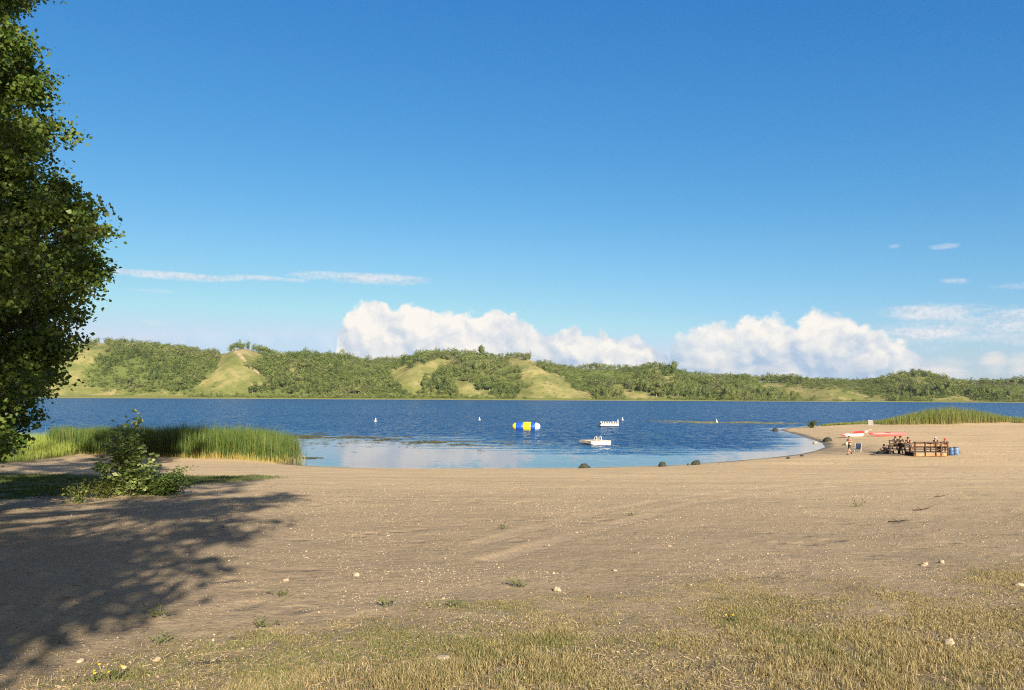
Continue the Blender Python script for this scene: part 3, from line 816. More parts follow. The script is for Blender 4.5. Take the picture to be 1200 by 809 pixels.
def tipL(px, py, dyy=0.0):
    """limb end of the left poplar seen at a place in the photo, dyy metres nearer(-)/farther(+) than the trunk"""
    d = ray(px, py); t = (TY + dyy) / d[1]; p = EYE + d * t
    return (p[0] - TX, p[1] - TY, p[2] - TZ)
tips = []
for a in [(10, -60), (24, -25), (28, 0), (72, 62), (50, 40), (52, 92), (66, 108), (84, 150), (60, 168), (58, 140), (40, 190), (22, 205), (92, 243), (60, 238), (138, 268), (120, 258), (141, 300), (120, 312), (98, 328), (112, 285),
          (100, 345), (104, 372), (82, 392), (95, 408), (62, 425), (74, 440), (50, 452), (40, 470), (45, 492), (22, 506), (5, 518), (14, 480), (30, 425), (66, 300), (60, 350)]:
    tips.append(tipL(a[0] - 24, a[1] + 4, rg.uniform(-2.2, 2.2)))
    if True: tips.append(tipL(a[0] - rg.uniform(50, 95), a[1] + rg.uniform(-18, 18), rg.uniform(-4.2, 3)))
for k in range(106):
    z = rg.uniform(2.8, 24.0) if k < 50 else rg.uniform(14, 24) if k < 66 else rg.uniform(18, 24.5); ang_ = rg.uniform(0, 6.28); rr = rg.uniform(2.2, 5.6) * (1 - .5 * max(0, (z - 17) / 8)) if k < 50 else rg.uniform(2.0, 5.0 if k < 66 else 6.3) * (1 - .4 * max(0, (z - 21) / 4)); ang_ = ang_ if k < 66 else rg.uniform(-1.3, 1.3)
    tips.append((rr * math.cos(ang_), rr * math.sin(ang_), z))
tree = poplar('poplar_tree', (TX, TY, TZ), 26.0, tips, rg, nper=11, ncl=8, nleaf=17, leaf=.115)
tag(tree, 'tall leafy green poplar at the left edge of the view, branches over the meadow', 'tree')
# poplars standing behind the viewer: their long shadows lie on the sand and on the left tree
def shade_tree(u, v, height, hb, rad_, seed, label, n=34, nper=8, low=()):
    r = np.random.default_rng(seed); x = .945 * u + .325 * v; y = .325 * u - .945 * v
    tp = []
    for k in range(n):
        z = r.uniform(hb + .5, height * .97); a = r.uniform(0, 6.28); q = (z - hb) / (height - hb)
        rr = rad_ * (1 - .30 * q ** 2) * r.uniform(.55, 1.08) * (.7 + .6 * min(1, q * 4 + .15))
        tp.append((rr * math.cos(a), rr * math.sin(a), z))
    zb = gz(x, y)
    for (tu, tv) in low:                     # low boughs reaching out
        vt = v + r.uniform(.3, 3.4); du, dv_ = tu - u, vt - v
        gx_, gy_ = .945 * tu + .325 * tv, .325 * tu - .945 * tv
        tp.append((.945 * du + .325 * dv_, .325 * du - .945 * dv_, gz(gx_, gy_) + (vt - tv) * TO_SUN[2] - zb))
    o = poplar('poplar_tree', (x, y, zb), height, tp, r, nper=nper, ncl=7, nleaf=9, leaf=.17, spread=1.2)
    return tag(o, label, 'tree', 'poplars behind the viewer')
for a in SHADE_TREES: shade_tree(*a)

# ------------------------------------------------------------------ blades
def blades(base, h, w, col0, col1, rg, lean=.35, curl=.3, ldir=None):
    """tapered blades, 3 triangles each; colour runs from col0 at the foot to col1"""
    n = len(base); a = rg.uniform(0, 6.283, n); wd = np.stack([np.cos(a), np.sin(a), 0 * a], 1)
    b = rg.uniform(0, 6.283, n) if ldir is None else ldir + rg.normal(0, .8, n)
    ld = np.stack([np.cos(b), np.sin(b), 0 * b], 1) * (np.abs(rg.normal(0, lean, n)) * h)[:, None]
    up = np.zeros((n, 3)); up[:, 2] = h
    wv = wd * (w / 2)[:, None]
    m = base + up * .55 + ld * .35; t = base + up * (1 - curl * .2) + ld
    V = np.stack([base - wv, base + wv, m - wv * .75, m + wv * .75, t], 1).reshape(-1, 3)
    i = np.arange(n)[:, None] * 5
    F = np.concatenate([i + [0, 1, 3], i + [0, 3, 2], i + [2, 3, 4]], 0)
    C = np.stack([col0, col0, (col0 + col1) / 2 if False else col1 * .9 + col0 * .1, col1 * .9 + col0 * .1, col1], 1).reshape(-1, 3)
    return V, F, C
def blade_obj(name, parts, mat, **kw):
    V = []; F = []; C = []; o = 0
    for v, f, c in parts: V.append(v); F.append(f + o); C.append(c); o += len(v)
    me = np_mesh(name, np.concatenate(V), np.concatenate(F), {'Col': np.concatenate(C)})
    return tag(link(name, me, mat), **kw)
def put_on(x, y): return np.stack([x, y, terrain(x, y)], 1)
def pick(pal, n, rg, p=None, var=.18):
    pal = np.array(pal); return pal[rg.choice(len(pal), n, p=p)] * rg.uniform(1 - var, 1 + var, (n, 1))
m_dry = leafy('dry grass', trans=.22, rough=.7, spec=.15)
m_reed = leafy('reed leaves', trans=.25, rough=.5, spec=.25)
m_lawn = leafy('lawn grass', trans=.25, rough=.6, spec=.2)
# --- dry turf in the foreground
rg = np.random.default_rng(31)
M = 115000
th = rg.uniform(-.78, .78, M); rr = 4.2 * (15.5 / 4.2) ** rg.random(M) ** .92
x, y = rr * np.sin(th), rr * np.cos(th); p_ = put_on(x, y)
den = dryness(x, y, p_[:, 2])
tuft = fbm(x / .55, y / .55, 3)
keep = rg.random(M) < np.clip(den * 1.15 - .06, 0, 1) * (.20 + 1.9 * np.clip(tuft - .42, 0, 1) * 2) * np.clip((rr / 9), .35, 1)
p_ = p_[keep]; den = den[keep]; tuft = tuft[keep]; n = len(p_)
kb = 13
base = np.repeat(p_, kb, 0) + np.concatenate([rg.normal(0, .030, (n * kb, 2)), np.zeros((n * kb, 1))], 1)
base[:, 2] -= .006
dn = np.repeat(den, kb); tf = np.repeat(tuft, kb)
pxg, pyg = project(base)
tall = sstep(.46, .66, np.repeat(fbm(p_[:, 0] / 1.1 + 7, p_[:, 1] / 1.1, 3), kb))
h = (.010 + .017 * dn + .034 * tall * sstep(715, 795, pyg + (np.repeat(tuft, kb) - .5) * 60)) * rg.uniform(.5, 1.5, n * kb)
greenish = np.repeat(sstep(.44, .66, fbm(p_[:, 0] / .9 + 60, p_[:, 1] / .9, 3)), kb)
dryc = pick([[.40, .325, .175], [.50, .42, .25], [.32, .265, .15], [.23, .19, .10]], n * kb, rg)
grc = pick([[.15, .175, .06], [.21, .22, .085], [.115, .145, .05], [.27, .25, .11]], n * kb, rg)
gsel = (rg.random(n * kb) < (.24 + .60 * greenish) * np.interp(pxg, [0, 700, 950, 1200], [1, 1, .6, .35]))[:, None]
c1 = np.where(gsel, grc, dryc); c0 = c1 * .7 + np.array([.06, .045, .02])
blade_obj('dry_grass', [blades(base, h, rg.uniform(.0028, .0060, n * kb) * (1 + .5 * (h > .09)), c0, c1, rg, .55)], m_dry, label='dry straw coloured grass tufts along the foreground', cat='grass', kind='stuff')
print('dry blades', n * kb)
# --- straw litter lying flat between the tufts
M = 60000
th = rg.uniform(-.78, .78, M); rr = 4.2 * (16 / 4.2) ** rg.random(M)
x, y = rr * np.sin(th), rr * np.cos(th); p_ = put_on(x, y); den = dryness(x, y, p_[:, 2])
p_ = p_[rg.random(M) < den * .9 + .015]; n = len(p_); p_[:, 2] += rg.uniform(.002, .014, n)
a = rg.uniform(0, 6.283, n); L = rg.uniform(.02, .085, n); d = np.stack([np.cos(a), np.sin(a), rg.normal(0, .18, n)], 1) * (L / 2)[:, None]
s = np.stack([-np.sin(a), np.cos(a), rg.normal(0, .3, n)], 1) * rg.uniform(.0014, .003, n)[:, None]
V = np.stack([p_ - d - s, p_ + d - s, p_ + d + s, p_ - d + s], 1).reshape(-1, 3)
lc = pick([[.58, .48, .28], [.48, .37, .2], [.36, .28, .16], [.22, .16, .10]], n, rg)
tag(link('straw_litter', np_mesh('straw_litter', V, np.arange(n * 4).reshape(-1, 4), {'Col': np.repeat(lc, 4, 0)}), m_dry), 'pale straw litter scattered between the foreground grass tufts', 'litter', kind='stuff')
# --- shaded lawn
M = 120000
xs = np.array([q_[0] for q_ in LAWN]); ys = np.array([q_[1] for q_ in LAWN])
x = rg.uniform(max(xs.min(), -34), xs.max() + .8, M); y = rg.uniform(ys.min() - 1, ys.max() + 1, M)
g = soft_in(x, y, LAWN, 1.0) * sstep(.28, .5, fbm(x / 1.3, y / 1.3, 3)); k = (rg.random(M) < g * np.clip(26 / y, .3, 1.3)) & (np.abs(x) < .8 * y)
b = put_on(x[k], y[k]); n = len(b); c1 = pick([[.07, .12, .025], [.11, .155, .04], [.16, .18, .06]], n, rg)
blade_obj('lawn_grass', [blades(b, rg.uniform(.04, .12, n), rg.uniform(.012, .022, n), c1 * .7, c1, rg, .5)], m_lawn, label='short green grass on the shaded left side of the beach', cat='grass', kind='stuff')
# --- meadow and cattails, left
def reedbed(poly, n, hfun, pal, foot, rg, w=(.02, .035), xmin=-90):
    P = np.array(poly); x = rg.uniform(max(P[:, 0].min(), xmin), P[:, 0].max(), n); y = rg.uniform(P[:, 1].min(), P[:, 1].max(), n)
    k = in_poly(x + (fbm(y / 1.2, x / 1.2, 2) - .5) * 1.6, y + (fbm(x / 1.5, y / 1.5, 3) - .5) * 1.2, poly) & (np.abs(x) < y * .82)
    x, y = x[k], y[k]; b = put_on(x, y); b[:, 2] = np.maximum(b[:, 2], -.5)
    h = hfun(x, y) * rg.uniform(.66, 1.08, len(x)); c1 = pick(pal, len(x), rg)
    c0 = pick(foot, len(x), rg)
    return b, h, rg.uniform(*w, len(x)), c0, c1
def reed_blades(b, h, w, c0, c1, rg, lean=.13, fz=.22):
    """cattail blade: short pale foot, long green leaf"""
    n = len(b); a = rg.uniform(0, 6.283, n); wv = np.stack([np.cos(a), np.sin(a), 0 * a], 1) * (w / 2)[:, None]
    t_ = rg.uniform(0, 6.283, n); ld = np.stack([np.cos(t_), np.sin(t_), 0 * t_], 1) * (np.abs(rg.normal(0, lean, n)) * h)[:, None]
    H_ = np.zeros((n, 3)); H_[:, 2] = h
    fzv = (fz / np.maximum(h, .5))[:, None] if not np.isscalar(fz) else fz
    f = b + H_ * fzv + ld * .05; f2 = f + H_ * .07; m = b + H_ * .66 + ld * .4; t = b + H_ * .98 + ld
    V = np.stack([b - wv * .7, b + wv * .7, f - wv * .8, f + wv * .8, f2 - wv, f2 + wv, m - wv * .85, m + wv * .85, t], 1).reshape(-1, 3)
    i = np.arange(n)[:, None] * 9
    F = np.concatenate([i + q for q in ([0, 1, 3], [0, 3, 2], [2, 3, 5], [2, 5, 4], [4, 5, 7], [4, 7, 6], [6, 7, 8])], 0)
    C = np.stack([c0, c0, c0, c0, c1 * .85, c1 * .85, c1, c1, c1 * 1.08], 1).reshape(-1, 3)
    return V, F, C
rg = np.random.default_rng(41)
CAT = [px_ground(a, b, .25) for a, b in [(60, 533), (150, 538), (235, 540.5), (300, 541.5), (337, 542.5), (352, 543)]] + [px_ground(*q_) for q_ in [(358, 540), (352, 534), (330, 529), (300, 526), (235, 524), (150, 522), (60, 521)]]
hf = lambda x, y: 2.72 * (.70 + .58 * fbm(x / 1.6, y / 1.6, 4)) * np.interp(x, [-60, -40, -30, -24, -21, -19.5, -18.5, -17], [.75, .86, .95, 1.02, .95, .80, .62, .42])
cb, ch, cw, c0, c1 = reedbed(CAT, 60000, hf, [[.062, .118, .022], [.085, .142, .028], [.115, .168, .036], [.05, .095, .024], [.11, .165, .036], [.08, .14, .03], [.11, .165, .036], [.08, .14, .03], [.10, .15, .03], [.07, .125, .028], [.24, .24, .08]], [[.42, .36, .10], [.34, .32, .09], [.48, .38, .14]], rg)
thin = np.random.default_rng(5).random(len(cb)) < np.interp(cb[:, 0] + 2.2 * (fbm(cb[:, 1] / .9, cb[:, 0] / .9, 3) - .5), [-21.5, -19.8, -18.8, -17.2], [1, .55, .16, .03])
cb, ch, cw, c0, c1 = cb[thin], ch[thin], cw[thin], c0[thin], c1[thin]
blade_obj('cattail_bed', [reed_blades(cb, ch, cw, c0, c1, rg, .16, fz=np.maximum(.05, rg.normal(.30, .16, len(cb)) + .55 * (fbm(cb[:, 0] / .8, cb[:, 1] / .8, 3) - .5)) * np.interp(cb[:, 0], [-40, -28, -25], [.25, .45, 1.0]))], m_reed, label='green cattails with yellow feet at the left shore', cat='reeds', kind='stuff')
MEADB = [px_ground(a, b, z) for a, b, z in [(-300, 545, 1), (-20, 541, 1), (40, 534, .9), (90, 528, .8), (150, 529, .7), (200, 530, .6)]] + [(-30, 71), (-36, 73), (-48, 77), (-66, 84)]
hf = lambda x, y: np.interp(y, [55, 62, 68, 80], [.55, 1.0, 1.55, 1.9]) * (.7 + .6 * fbm(x / 2.5, y / 2.5, 3))
mb = reedbed(MEADB, 60000, hf, [[.24, .33, .05], [.31, .38, .075], [.19, .28, .05], [.36, .39, .11]], [[.13, .16, .04], [.18, .19, .06]], rg, (.018, .03), -75)
blade_obj('meadow_grass', [blades(mb[0], mb[1], mb[2], mb[3], mb[4], rg, .22)], m_reed, label='tall yellow green grass on the bank left of the cattails', cat='grass', kind='stuff')
# --- reed mound at the far edge of the spit, right
RB = [px_ground(a, b, .5) for a, b in [(1034, 499.5), (1120, 499), (1210, 498), (1300, 497.5)]] + [(130, 152), (100, 150), (80, 148), (66, 146)]
hf = lambda x, y: np.interp((x / y) * F0 + 600, [1030, 1045, 1062, 1090, 1110, 1132, 1150, 1172, 1200, 1300], [.8, 1.35, 1.9, 2.6, 2.75, 2.55, 2.05, 1.5, 1.2, 1.2]) * (.9 + .25 * fbm(x / 2, y / 2, 3))
rb = reedbed(RB, 42000, hf, [[.13, .185, .042], [.18, .22, .06], [.24, .25, .08], [.10, .155, .04]], [[.22, .22, .08], [.27, .24, .1]], rg, (.035, .06))
blade_obj('reed_bank', [blades(rb[0], rb[1], rb[2], rb[3], rb[4], rg, .2)], m_reed, label='bank of tall yellow green reeds behind the sand spit on the right', cat='reeds', kind='stuff')
LOWG = [px_ground(a, b, .4) for a, b in [(962, 499.6), (1000, 499.6), (1034, 499.4)]] + [px_ground(a, b, .4) for a, b in [(1034, 497.6), (1000, 497.8), (965, 498.4)]]
lg = reedbed(LOWG, 9000, lambda x, y: .45 + 0 * x, [[.16, .22, .045], [.22, .26, .07]], [[.15, .17, .05]], rg, (.04, .07))
blade_obj('shore_grass', [blades(lg[0], lg[1], lg[2], lg[3], lg[4], rg, .4)], m_reed, label='low strip of green grass along the tip of the sand spit', cat='grass', kind='stuff')
# --- weeds lying on the water
def floaters(name, spots, n, pal, label, L=(.25, 1.1)):
    V = []; C = []
    P = np.concatenate([np.stack([rg.normal(cx, sx, k), rg.normal(cy, sy, k)], 1) for cx, cy, sx, sy, k in spots])
    P = P[(shore_sd(P[:, 0], P[:, 1]) < -.5)]
    P = P[fbm(P[:, 0] / 3, P[:, 1] / 1.5, 3) > .46]
    n = len(P); a = rg.normal(0, .35, n); ln = rg.uniform(*L, n); wd = rg.uniform(.02, .07, n)
    d = np.stack([np.cos(a), np.sin(a), 0 * a], 1) * (ln / 2)[:, None]; s = np.stack([-np.sin(a), np.cos(a), 0 * a], 1) * (wd)[:, None]
    c = np.stack([P[:, 0], P[:, 1], rg.uniform(.012, .03, n)], 1); up = np.array([0, 0, 1.0]) * .03
    V = np.stack([c - d, c - s * .8, c + d, c + s + up], 1).reshape(-1, 3)
    cc = pick(pal, n, rg)
    tag(link(name, np_mesh(name, V, np.arange(n * 4).reshape(-1, 4), {'Col': np.repeat(cc, 4, 0)}), m_reed), label, 'water weeds', kind='stuff')
pg = lambda a, b: px_ground(a, b)
def spot(a, b, wpx, hpx, k):
    c = pg(a, b); D = c[1]; return (c[0], c[1], wpx / F0 * D, hpx * D * D / (F0 * 5.8), k)
floaters('water_weeds', [spot(360, 511, 16, 1.6, 700), spot(425, 512.5, 32, 1.0, 700), spot(452, 515.5, 8, .8, 160), spot(520, 519, 22, 1.0, 700), spot(545, 521, 14, .6, 260), spot(364, 537, 6, .8, 60), spot(580, 520, 26, 1.5, 220), spot(420, 520, 40, 3, 160)], 0,
         [[.05, .06, .03], [.09, .095, .045], [.14, .13, .07]], 'dark weeds floating in streaks on the calm water off the left shore')
floaters('weed_bar', [spot(800, 494.2, 18, .35, 1500), spot(850, 495.4, 26, .5, 3200), spot(895, 496.2, 16, .4, 1100)], 0, [[.12, .15, .06], [.18, .19, .09], [.30, .29, .19]], 'long thin bar of weeds in the water left of the sand spit', (.4, 1.6))

# ------------------------------------------------------------------ shrubs
m_bush = leafy('broad shrub leaves', trans=.35, rough=.5, spec=.3)
m_stem = plain('green brown stem', (.13, .14, .06), .8, .2, .3, 20)
def shrub(name, base, stems, leaf, nleaf, pal, rg, label, cat, group=None, spread=.10, r0=.016):
    root = empty(name, base); st = MB(); Cs = []; 
    for (tx, ty, tz) in stems:
        p0 = np.array([tx * .15 + rg.normal(0, .04), ty * .15 + rg.normal(0, .04), -.05]); p2 = np.array([tx, ty, tz])
        p1 = (p0 + p2) / 2 + np.array([-tx * .12, -ty * .12, tz * .14])
        bz = lambda u: (1 - u) ** 2 * p0 + 2 * u * (1 - u) * p1 + u * u * p2
        st.tube([bz(u) for u in np.linspace(0, 1, 6)], list(np.linspace(r0, .004, 6)), 5)
        for k in range(int(nleaf * (.4 + .6 * np.linalg.norm(p2) / 1.5))):
            u = rg.uniform(.22, 1.02); Cs.append(bz(u) + rg.normal(0, spread, 3) * np.array([1.2, 1.2, .7]) * (1.25 - .5 * u))
    st.build('stem', m_stem, root, True)
    C = np.array(Cs); C[:, 2] = np.maximum(C[:, 2], .04)
    V = leaf_quads(C, leaf, rg, 1.1); cc = pick(pal, len(C), rg)
    link('foliage', np_mesh('foliage', V, np.arange(len(V)).reshape(-1, 4), {'Col': np.repeat(cc, 4, 0)}), m_bush, root)
    return tag(root, label, cat, group)
rg = np.random.default_rng(51)
g0 = ground_at(150, 581); D0 = g0.y; k0 = D0 / F0
def rel(px, py, g=g0, dy=0): return ((px - 600) * k0 - g.x, dy, EYE[2] + (hor(px) - py) * k0 - g.z)
BP = [[.23, .32, .09], [.34, .42, .16], [.46, .51, .26], [.15, .22, .06]]
stems = [rel(a, b, dy=rg.uniform(-.5, .5)) for a, b in [(153, 488), (148, 497), (140, 504), (160, 507), (132, 512), (166, 512), (122, 518), (150, 520), (170, 524), (138, 530), (160, 532), (112, 548), (126, 538), (182, 534), (190, 545), (145, 545), (110, 562), (120, 566), (175, 556), (135, 558), (155, 550)]]
shrub('leafy_bush', g0, stems, .165, 74, BP, rg, 'tall loose bush of pale rounded leaves in front of the shaded cattails', 'bush', spread=.12)
g1 = ground_at(185, 580); k1 = g1.y / F0
stems = [((px - 600) * k1 - g1.x, rg.uniform(-.6, .6), EYE[2] + (hor(px) - py) * k1 - g1.z) for px, py in zip(rg.uniform(140, 232, 60), rg.uniform(546, 572, 60))]
stems = [s for s in stems if s[2] > .1]
shrub('low_bush', g1, stems, .085, 70, [[.075, .13, .03], [.11, .17, .04], [.15, .21, .06]], rg, 'low dense dark green bush at the foot of the tall loose bush', 'bush', spread=.14, r0=.009)
for i, (px, py, n_, hh, lb) in enumerate([(95, 590, 16, .55, 'yellowing weed clump at the lawn edge left of the tall loose bush'), (58, 584, 10, .6, 'spindly weed standing on the shaded lawn by the left edge'), (122, 584, 22, .6, 'weed clump with yellow green leaves at the left foot of the tall bush')]):
    g = ground_at(px, py)
    shrub('weed_clump', g, [(rg.normal(0, .5), rg.normal(0, .3), hh * rg.uniform(.4, 1.1)) for _ in range(n_)], .09, 22, [[.14, .18, .04], [.22, .24, .06], [.10, .14, .035]], rg, lb, 'weed', spread=.07, r0=.006)
g = ground_at(952, 501.5)
shrub('round_shrub', g, [(rg.normal(0, .42), rg.normal(0, .3), rg.uniform(.5, 1.25)) for _ in range(26)], .16, 40, [[.12, .17, .06], [.17, .20, .09], [.10, .15, .05]], rg, 'small round grey green shrub on the tip of the sand spit', 'bush', spread=.16)

# ------------------------------------------------------------------ stones, gravel, sprigs
m_stone = plain('pale stone', (.37, .31, .235), .85, .2, .25, 12, .01, 30)
m_stone2 = plain('tan stone', (.36, .28, .20), .85, .2, .3, 12, .01, 30)
m_rock = plain('dark weedy rock', (.045, .048, .038), .85, .25, .45, 7, .05, 9)
def stone(px, py, wpx, hpx, mat, label, seed, name='stone', cat='stone'):
    g = ground_at(px, py); k = np.linalg.norm(np.array(g) - EYE) / F0
    w, h = wpx * k * .78, hpx * k * .66
    b = MB().blob((0, 0, h * .30), (w / 2, w * .38, h * .62), 3, .22, seed)
    o = b.build(name, mat, None, True); o.location = g; o.rotation_euler = (0, 0, seed * 1.3 % .8 - .4)
    return tag(o, label, cat)
for i, (px, py, w, h, m_, lb) in enumerate([
    (653, 693, 9, 8, m_stone, 'round pale stone at the upper edge of the grass in the middle foreground'),
    (520, 773, 21, 7, m_stone, 'long flat pale stone lying in the grass near the bottom edge'),
    (417, 675, 11, 6, m_stone, 'flat pale stone on bare gravel left of the middle'),
    (1112, 755, 11, 8, m_stone, 'pale stone half hidden in dry grass at the lower right'),
    (94, 776, 8, 5, m_stone, 'pale stone on bare earth at the lower left by the tree shadow'),
    (184, 775, 9, 7, m_stone2, 'tan stone beside grass right of the yellow flowers'),
    (1083, 663, 9, 5, m_stone, 'wider pale stone of the pair on gravel at the right'),
    (1104, 660, 7, 5, m_stone, 'smaller rounder pale stone of the pair on gravel at the right'),
    (1195, 687, 10, 4, m_stone, 'pale flat stone at the right edge of the view'),
    (335, 681, 9, 4, m_stone2, 'flat tan stone among fine pebbles left of the middle'),
    (785, 641, 6, 3, m_stone, 'small pale stone on gravel beside the tyre track'),
    (720, 669, 7, 3, m_stone, 'thin pale stone on gravel right of the round stone'),
    (212, 699, 7, 4, m_stone, 'pale stone just outside the edge of the tree shadow'),
    (190, 657, 6, 4, m_stone, 'small pale stone inside the tree shadow'),
    (1046, 770, 8, 4, m_stone2, 'small tan stone in dry grass at the bottom right')]):
    stone(px, py, w, h, m_, lb, i + 3)
def boulder(px, py, w, h, label, seed, mat=None, name='boulder', cat='boulder'):
    g = ground_at(px, py); k = np.linalg.norm(np.array(g) - EYE) / F0
    b = MB().blob((0, 0, 0), (w * k / 2, w * k * .42, h * k), 3, .10, seed, flat=-.1)
    r2 = np.random.default_rng(seed)
    for j in range(5): b.blob((r2.normal(0, w * k * .32), r2.uniform(-.3, .1) * w * k * .5, 0), (w * k * .14, w * k * .14, h * k * .4), 2, .2, seed * 7 + j)
    o = b.build(name, mat or m_rock, None, True); o.location = g
    return tag(o, label, cat)
boulder(685, 549, 10.5, 5.5, 'dark domed boulder at the waterline, leftmost of three', 4)
boulder(776, 547, 8.5, 5.2, 'narrow dark boulder at the waterline, middle one of three', 5)
boulder(815, 545, 10.5, 5.6, 'dark domed boulder at the waterline, rightmost of three', 6)
boulder(970, 517.5, 9.5, 4.4, 'dark weedy mound on the sand above the bay inlet', 7)
boulder(991, 521.8, 5, 1.6, 'small flat dark clump on the sand beside the walking person', 8)
boulder(908, 505.2, 7, 3, 'small dark rock at the tip of the spit', 9)
boulder(924, 537.8, 4.5, 2.2, 'small dark rock on the wet sand of the near bay edge', 10)
boulder(940, 535, 3.5, 1.8, 'smaller dark rock on wet sand nearer the inlet', 11)
boulder(955, 519.5, 4.5, 1.8, 'pale rock at the water edge of the inlet', 12, m_stone)
# gravel: loose pebbles nobody could count
rg = np.random.default_rng(61)
import bmesh
bm = bmesh.new(); bmesh.ops.create_icosphere(bm, subdivisions=1, radius=1)
icoV = np.array([v.co[:] for v in bm.verts]); icoF = np.array([[v.index for v in f.verts] for f in bm.faces]); bm.free()
M = 170000
th = rg.uniform(-.76, .76, M); rr = 5 * (34 / 5) ** rg.random(M) ** .85
x, y = rr * np.sin(th), rr * np.cos(th); dn = fbm(x / 1.4 + 3, y / 1.4, 4); p_ = put_on(x, y)
keep = rg.random(M) < .12 + 1.3 * np.clip(dn - .40, 0, 1) * 2.2
p_ = p_[keep]; n = len(p_); s = .0055 * np.exp(rg.normal(0, .50, n)) * np.interp(p_[:, 1], [5, 12, 34], [.9, 1.3, 2.4])
s = np.minimum(s * .62, .026)
S = icoV[None] * (s[:, None] * rg.uniform(.7, 1.4, (n, 3)) * np.array([1, 1, .62]))[:, None, :] * rg.uniform(.85, 1.15, (n, 12, 1))
a = rg.uniform(0, 6.28, n); ca, sa = np.cos(a)[:, None], np.sin(a)[:, None]
V = np.stack([S[..., 0] * ca - S[..., 1] * sa, S[..., 0] * sa + S[..., 1] * ca, S[..., 2]], -1) + p_[:, None, :] + np.array([0, 0, .2]) * s[:, None, None]
F = (icoF[None] + (np.arange(n) * 12)[:, None, None]).reshape(-1, 3)
gc = pick([[.42, .34, .24], [.36, .29, .21], [.28, .22, .16], [.50, .42, .32], [.15, .12, .09]], n, rg, [.36, .30, .14, .10, .10])
m_grav, nt, out = new_mat('mixed gravel'); principled(nt, out, nt.attr('Col', True), .9, .2)
tag(link('gravel', np_mesh('gravel', V.reshape(-1, 3), F, {'Col': np.repeat(gc, 12, 0)}), m_grav), 'loose pale pebbles strewn over the sandy ground', 'gravel', kind='stuff')
# green sprigs on the gravel
def sprig(px, py, hpx, label, pal=None, n=40, name='weed_sprig', flower=None):
    g = ground_at(px, py); k = np.linalg.norm(np.array(g) - EYE) / F0; h = hpx * k
    o = shrub(name, g, [(rg.normal(0, h * .55), rg.normal(0, h * .5), h * rg.uniform(.35, 1.05)) for _ in range(9)], h * .18 + .007, int(n / 5), pal or [[.14, .18, .06], [.19, .22, .09], [.12, .15, .06]], rg, label, 'weed', spread=h * .16, r0=.0028)
    if flower:
        fl = MB()
        for j in range(flower): fl.blob((rg.normal(0, h * .5), rg.normal(0, h * .3), h * rg.uniform(.85, 1.15)), (.010, .010, .006), 1, .2, j)
        fl.build('blossom', m_yellowfl, o)
    return o
m_yellowfl = plain('yellow petals', (.80, .52, .03), .6, .2, .2)
for px, py, h, lb in [(610, 688, 12, 'taller green sprig standing alone on the gravel in the middle foreground'), (530, 712, 10, 'bushy green sprig at the upper grass edge below the middle'),
                      (452, 711, 11, 'spiky green weed at the upper grass edge left of the middle'), (740, 605, 6, 'small dark sprig far out on the bare sand'), (330, 700, 10, 'green sprig among the pebbles right of the tree shadow'), (182, 724, 14, 'green weed at the edge of the tree shadow'),
                      (310, 737, 14, 'leafy green weed in the bare patch at the left'), (187, 755, 12, 'low green weed above the yellow flowers'), (1005, 594, 9, 'spindly sprig on the sand at the right'), (590, 620, 9, 'brown sprig on the sand near the middle'), ]:
    sprig(px, py, h, lb)
sprig(135, 797, 12, 'yellow flowering weed in the grass at the bottom left', n=36, name='flowering_weed', flower=4)
sprig(112, 800, 10, 'orange yellow flowering weed left of the larger yellow flowers', n=30, name='flowering_weed', flower=2)
sprig(860, 730, 9, 'small yellow flowering weed in the turf right of the middle', n=30, name='flowering_weed', flower=3)
m_twig = plain('dead twig', (.07, .05, .035), .9, .1, .3)
for px, py, L, lb, sd in [(1103, 583, .5, 'dark dead twig on the sand, farthest right of three', 1), (1083, 599, .55, 'upright dark twig on the sand, middle of three', 2), (1055, 613, .5, 'forked dark twig on the sand, nearest of three', 3)]:
    g = ground_at(px, py); r2 = np.random.default_rng(sd); b = MB()
    a = r2.uniform(-.6, .6); e = Vector((math.cos(a) * L * .5, math.sin(a) * L * .5, .10))
    b.tube([(-e.x, -e.y, .012), (0, .02, .04), (e.x, e.y, .09 + .1 * (sd == 2))], [.012, .010, .004], 5); b.tube([(0, .02, .04), (.1, -.14, .10)], [.008, .003], 5); b.tube([(-.05, .0, .03), (-.12, .16, .09)], [.008, .003], 5)
    o = b.build('twig', m_twig, None, True); o.location = g; tag(o, lb, 'twig')

# ------------------------------------------------------------------ things on the lake
m_white = plain('white plastic', (.70, .68, .63), .45, .4, .16, 2.2)
m_cream = plain('weathered white paint', (.62, .56, .45), .7, .3, .25, 2.5)
m_yel = plain('yellow vinyl', (.82, .62, .02), .4, .45, .06)
m_blue = plain('blue vinyl', (.012, .09, .55), .4, .45, .08)
m_ltbl = plain('pale blue vinyl', (.45, .58, .78), .4, .45, .08)
m_grey = plain('grey print', (.38, .36, .26), .6, .3)
m_metal = plain('galvanised tube', (.66, .66, .65), .4, .5, .08)
def on_water(px, py): x, y = px_ground(px, py); return Vector((x, y, 0))
